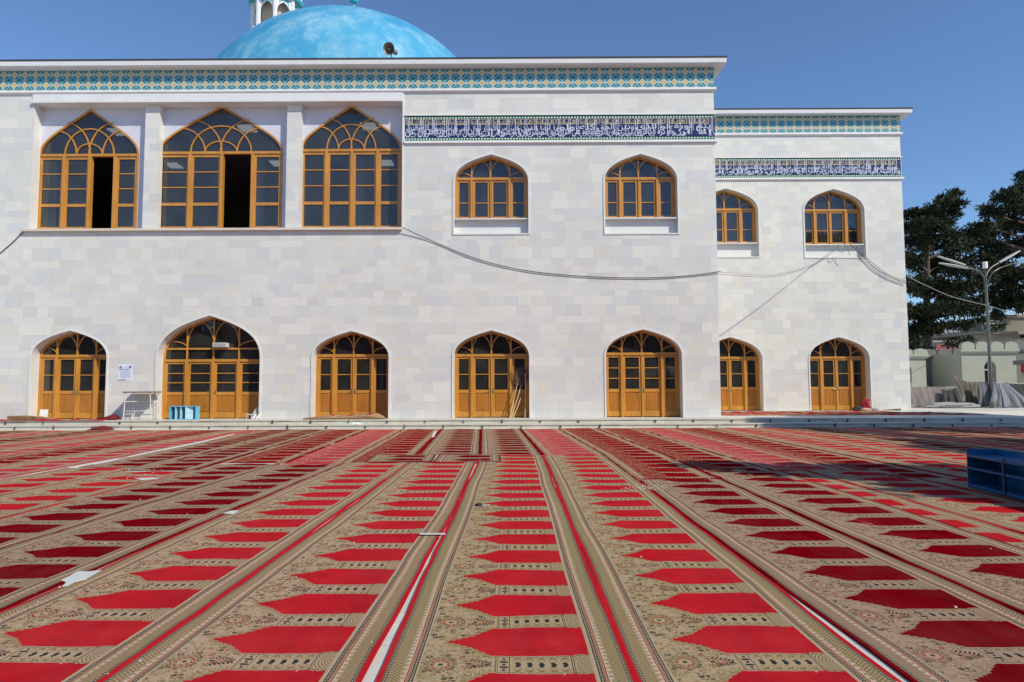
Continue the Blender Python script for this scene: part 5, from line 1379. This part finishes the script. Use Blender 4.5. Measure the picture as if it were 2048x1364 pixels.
drape([(1882, 778), (1897, 781), (1912, 776)], [(1872, 814), (1893, 814), (1916, 812)], YD-.4, 3, .08, DKC, 'black tarp hanging beside the striped cloth', 2, bulge=.3)
drape([(1902, 747), (1920, 757), (1934, 764), (1955, 765)], [(1917, 780), (1925, 800), (1935, 812), (1945, 814)], YD+.3, 3, .10, BRC, 'dark brown tarp pulled up to a sharp peak', 3, bulge=.2)
drape([(1934, 764), (1960, 764), (1985, 765)], [(1936, 812), (1955, 814), (1990, 814)], YD+.5, 3, .08, DKC, 'black tarp hanging between the brown tarp and the grey blankets', 4, bulge=.2)
drape([(1955, 764), (1963, 763), (1968, 765)], [(1942, 812), (1958, 811), (1975, 810)], YD-.2, 4, .10, GYC, 'narrow grey blanket gathered at its top, left of the lamp pole', 5, bulge=.5)
drape([(1985, 765), (1996, 766), (2013, 767)], [(1958, 806), (1990, 815), (2048, 815)], YD-.5, 5, .08, GY2, 'wide pale grey blanket spread below the lamp pole', 6, bulge=.7)
drape([(2008, 766), (2040, 768), (2075, 768)], [(2012, 800), (2048, 815), (2080, 815)], YD+.1, 4, .10, DKC, 'dark tarp at the right end of the fence', 7, bulge=.3)
drape([(2009, 764), (2014, 765), (2019, 768)], [(2010, 780), (2016, 782), (2022, 781)], YD-.35, 1.5, .04, GYC, 'small grey rag hung over the dark tarp', 8, bulge=.1)
fe = empty('rope_fence', (P(1930, 800, YD+.8).x, YD+.8, TZ), 'low fence of thin posts and a rope holding the draped cloths', 'fence')
for x in (1822, 1915, 1960, 2012, 2060):
    q = P(x, 768, YD+.7); m = MB(); m.tube([(q.x, YD+.7, TZ), (q.x, YD+.7, q.z+.1)], .03, 6); m.build('post', GREYM, fe)
m = MB(); m.tube([P(1815, 772.5, YD+.7), P(1860, 774, YD+.7), P(1915, 774, YD+.7), P(1960, 765, YD+.7), P(2012, 766, YD+.7), P(2080, 768, YD+.7)], .012, 5); m.build('rope', WM, fe)
q = P(1912, 812, YD-1); blob('rubble_sack', (q.x, YD-.9, TZ+.12), (1.4, .35, .18), plain('grey_sacking', (.30, .30, .30), .9, .4, 5.), 'flattened grey sacking heaped at the foot of the tarps', 'sack', seed=9, z0=TZ+.004)
q = P(1983, 812, YD-1.2); m = MB(); m.lathe([(.16, 0), (.17, .3), (.14, .34), (0, .34)], (q.x, YD-1.3, TZ), 12); tag(m.build('concrete_post_base', plain('dark_concrete', (.16, .15, .14), .9)), 'short dark concrete stump under the pale grey blanket', 'stump')

# ------------------------------------------------------------------ litter and torn bits on the carpets
PAP = plain('white_paper_paving', (.60, .60, .57), .7, .05)
def sheet(pl, label, z=.022, cat='paper', mat=None, name='white_patch', grp='scraps lying on the carpets'):
    pts = [G(*p, z) for p in pl]; m = MB(); n = len(pts)
    m.face([(p.x, p.y, z) for p in pts]); m.face([(p.x, p.y, z-.006) for p in reversed(pts)])
    for i in range(n): a_, b_ = pts[i], pts[(i+1) % n]; m.face([(a_.x, a_.y, z-.006), (b_.x, b_.y, z-.006), (b_.x, b_.y, z), (a_.x, a_.y, z)])
    tag(m.build(name, mat or PAP), label, cat, grp)
sheet([(148, 1146), (157, 1142), (176, 1143), (203, 1140), (190, 1147), (171, 1158), (150, 1163), (137, 1170), (125, 1172), (133, 1164), (121, 1160), (140, 1152)], 'largest ragged white patch, added as bare paving at the torn edge of the dark red strip, left front')  # flat patch stands for bare paving seen through the torn carpet
sheet([(446, 1026), (462, 1021), (478, 1021), (466, 1028)], 'small white rectangle on the seam of the second dark red strip')
sheet([(268, 956), (305, 955), (318, 957), (282, 959.5)], 'white scrap lying among crumbs on the bright carpet at left', z=.026)
sheet([(184, 928.4), (190, 928.8), (300, 905.2), (392, 887.2), (470, 868.5), (466, 868), (386, 886), (294, 904)], 'long narrow white strip along a seam at left', z=.022, cat='strip', name='white_strip')
sheet([(838, 1066), (890, 1066), (891, 1068), (840, 1068)], 'thin white stick lying across the edge left of the white gap', cat='stick', name='white_stick', z=.04)
sheet([(868, 862), (874, 862), (868, 874), (863, 874)], 'narrow white sliver on the seam close to the steps', z=.026)
sheet([(1225, 868), (1232, 868), (1212, 862), (1206, 862)], 'tiny white sliver on a right-hand seam near the steps', z=.026) if False else None
c = G(957, 1010, .03); blob('crumpled_wrapper', (c.x, c.y, .035), (.05, .035, .02), BLKC, 'small black crumpled wrapper at the left edge of the middle carpet', 'wrapper', seed=3)
c = G(968, 1011, .03); blob('crumpled_wrapper', (c.x+.02, c.y, .03), (.06, .03, .012), plain('tan_wrapper', (.4, .36, .28), .8), 'small tan crumpled wrapper beside the black one', 'wrapper', seed=6)
# crumbs scattered over the rugs
rnd = random.Random(77); m = MB()
for k in range(220):
    if k < 150: g_ = G(rnd.uniform(210, 330), rnd.uniform(938, 960), .02) if k < 45 else G(1290+rnd.gauss(0, 22), 975+rnd.gauss(0, 3), .02); g_.x += rnd.gauss(0, .1) 
    else: g_ = Vector((rnd.uniform(-6, 6), rnd.uniform(3.5, 22), 0))
    s = rnd.uniform(.003, .008); m.box((g_.x-s, g_.y-s, .018), (g_.x+s, g_.y+s*.8, .022+s*.7))
tag(m.build('crumbs', plain('pale_crumbs', (.6, .56, .48), .9, .3, 30.)), kind='stuff')
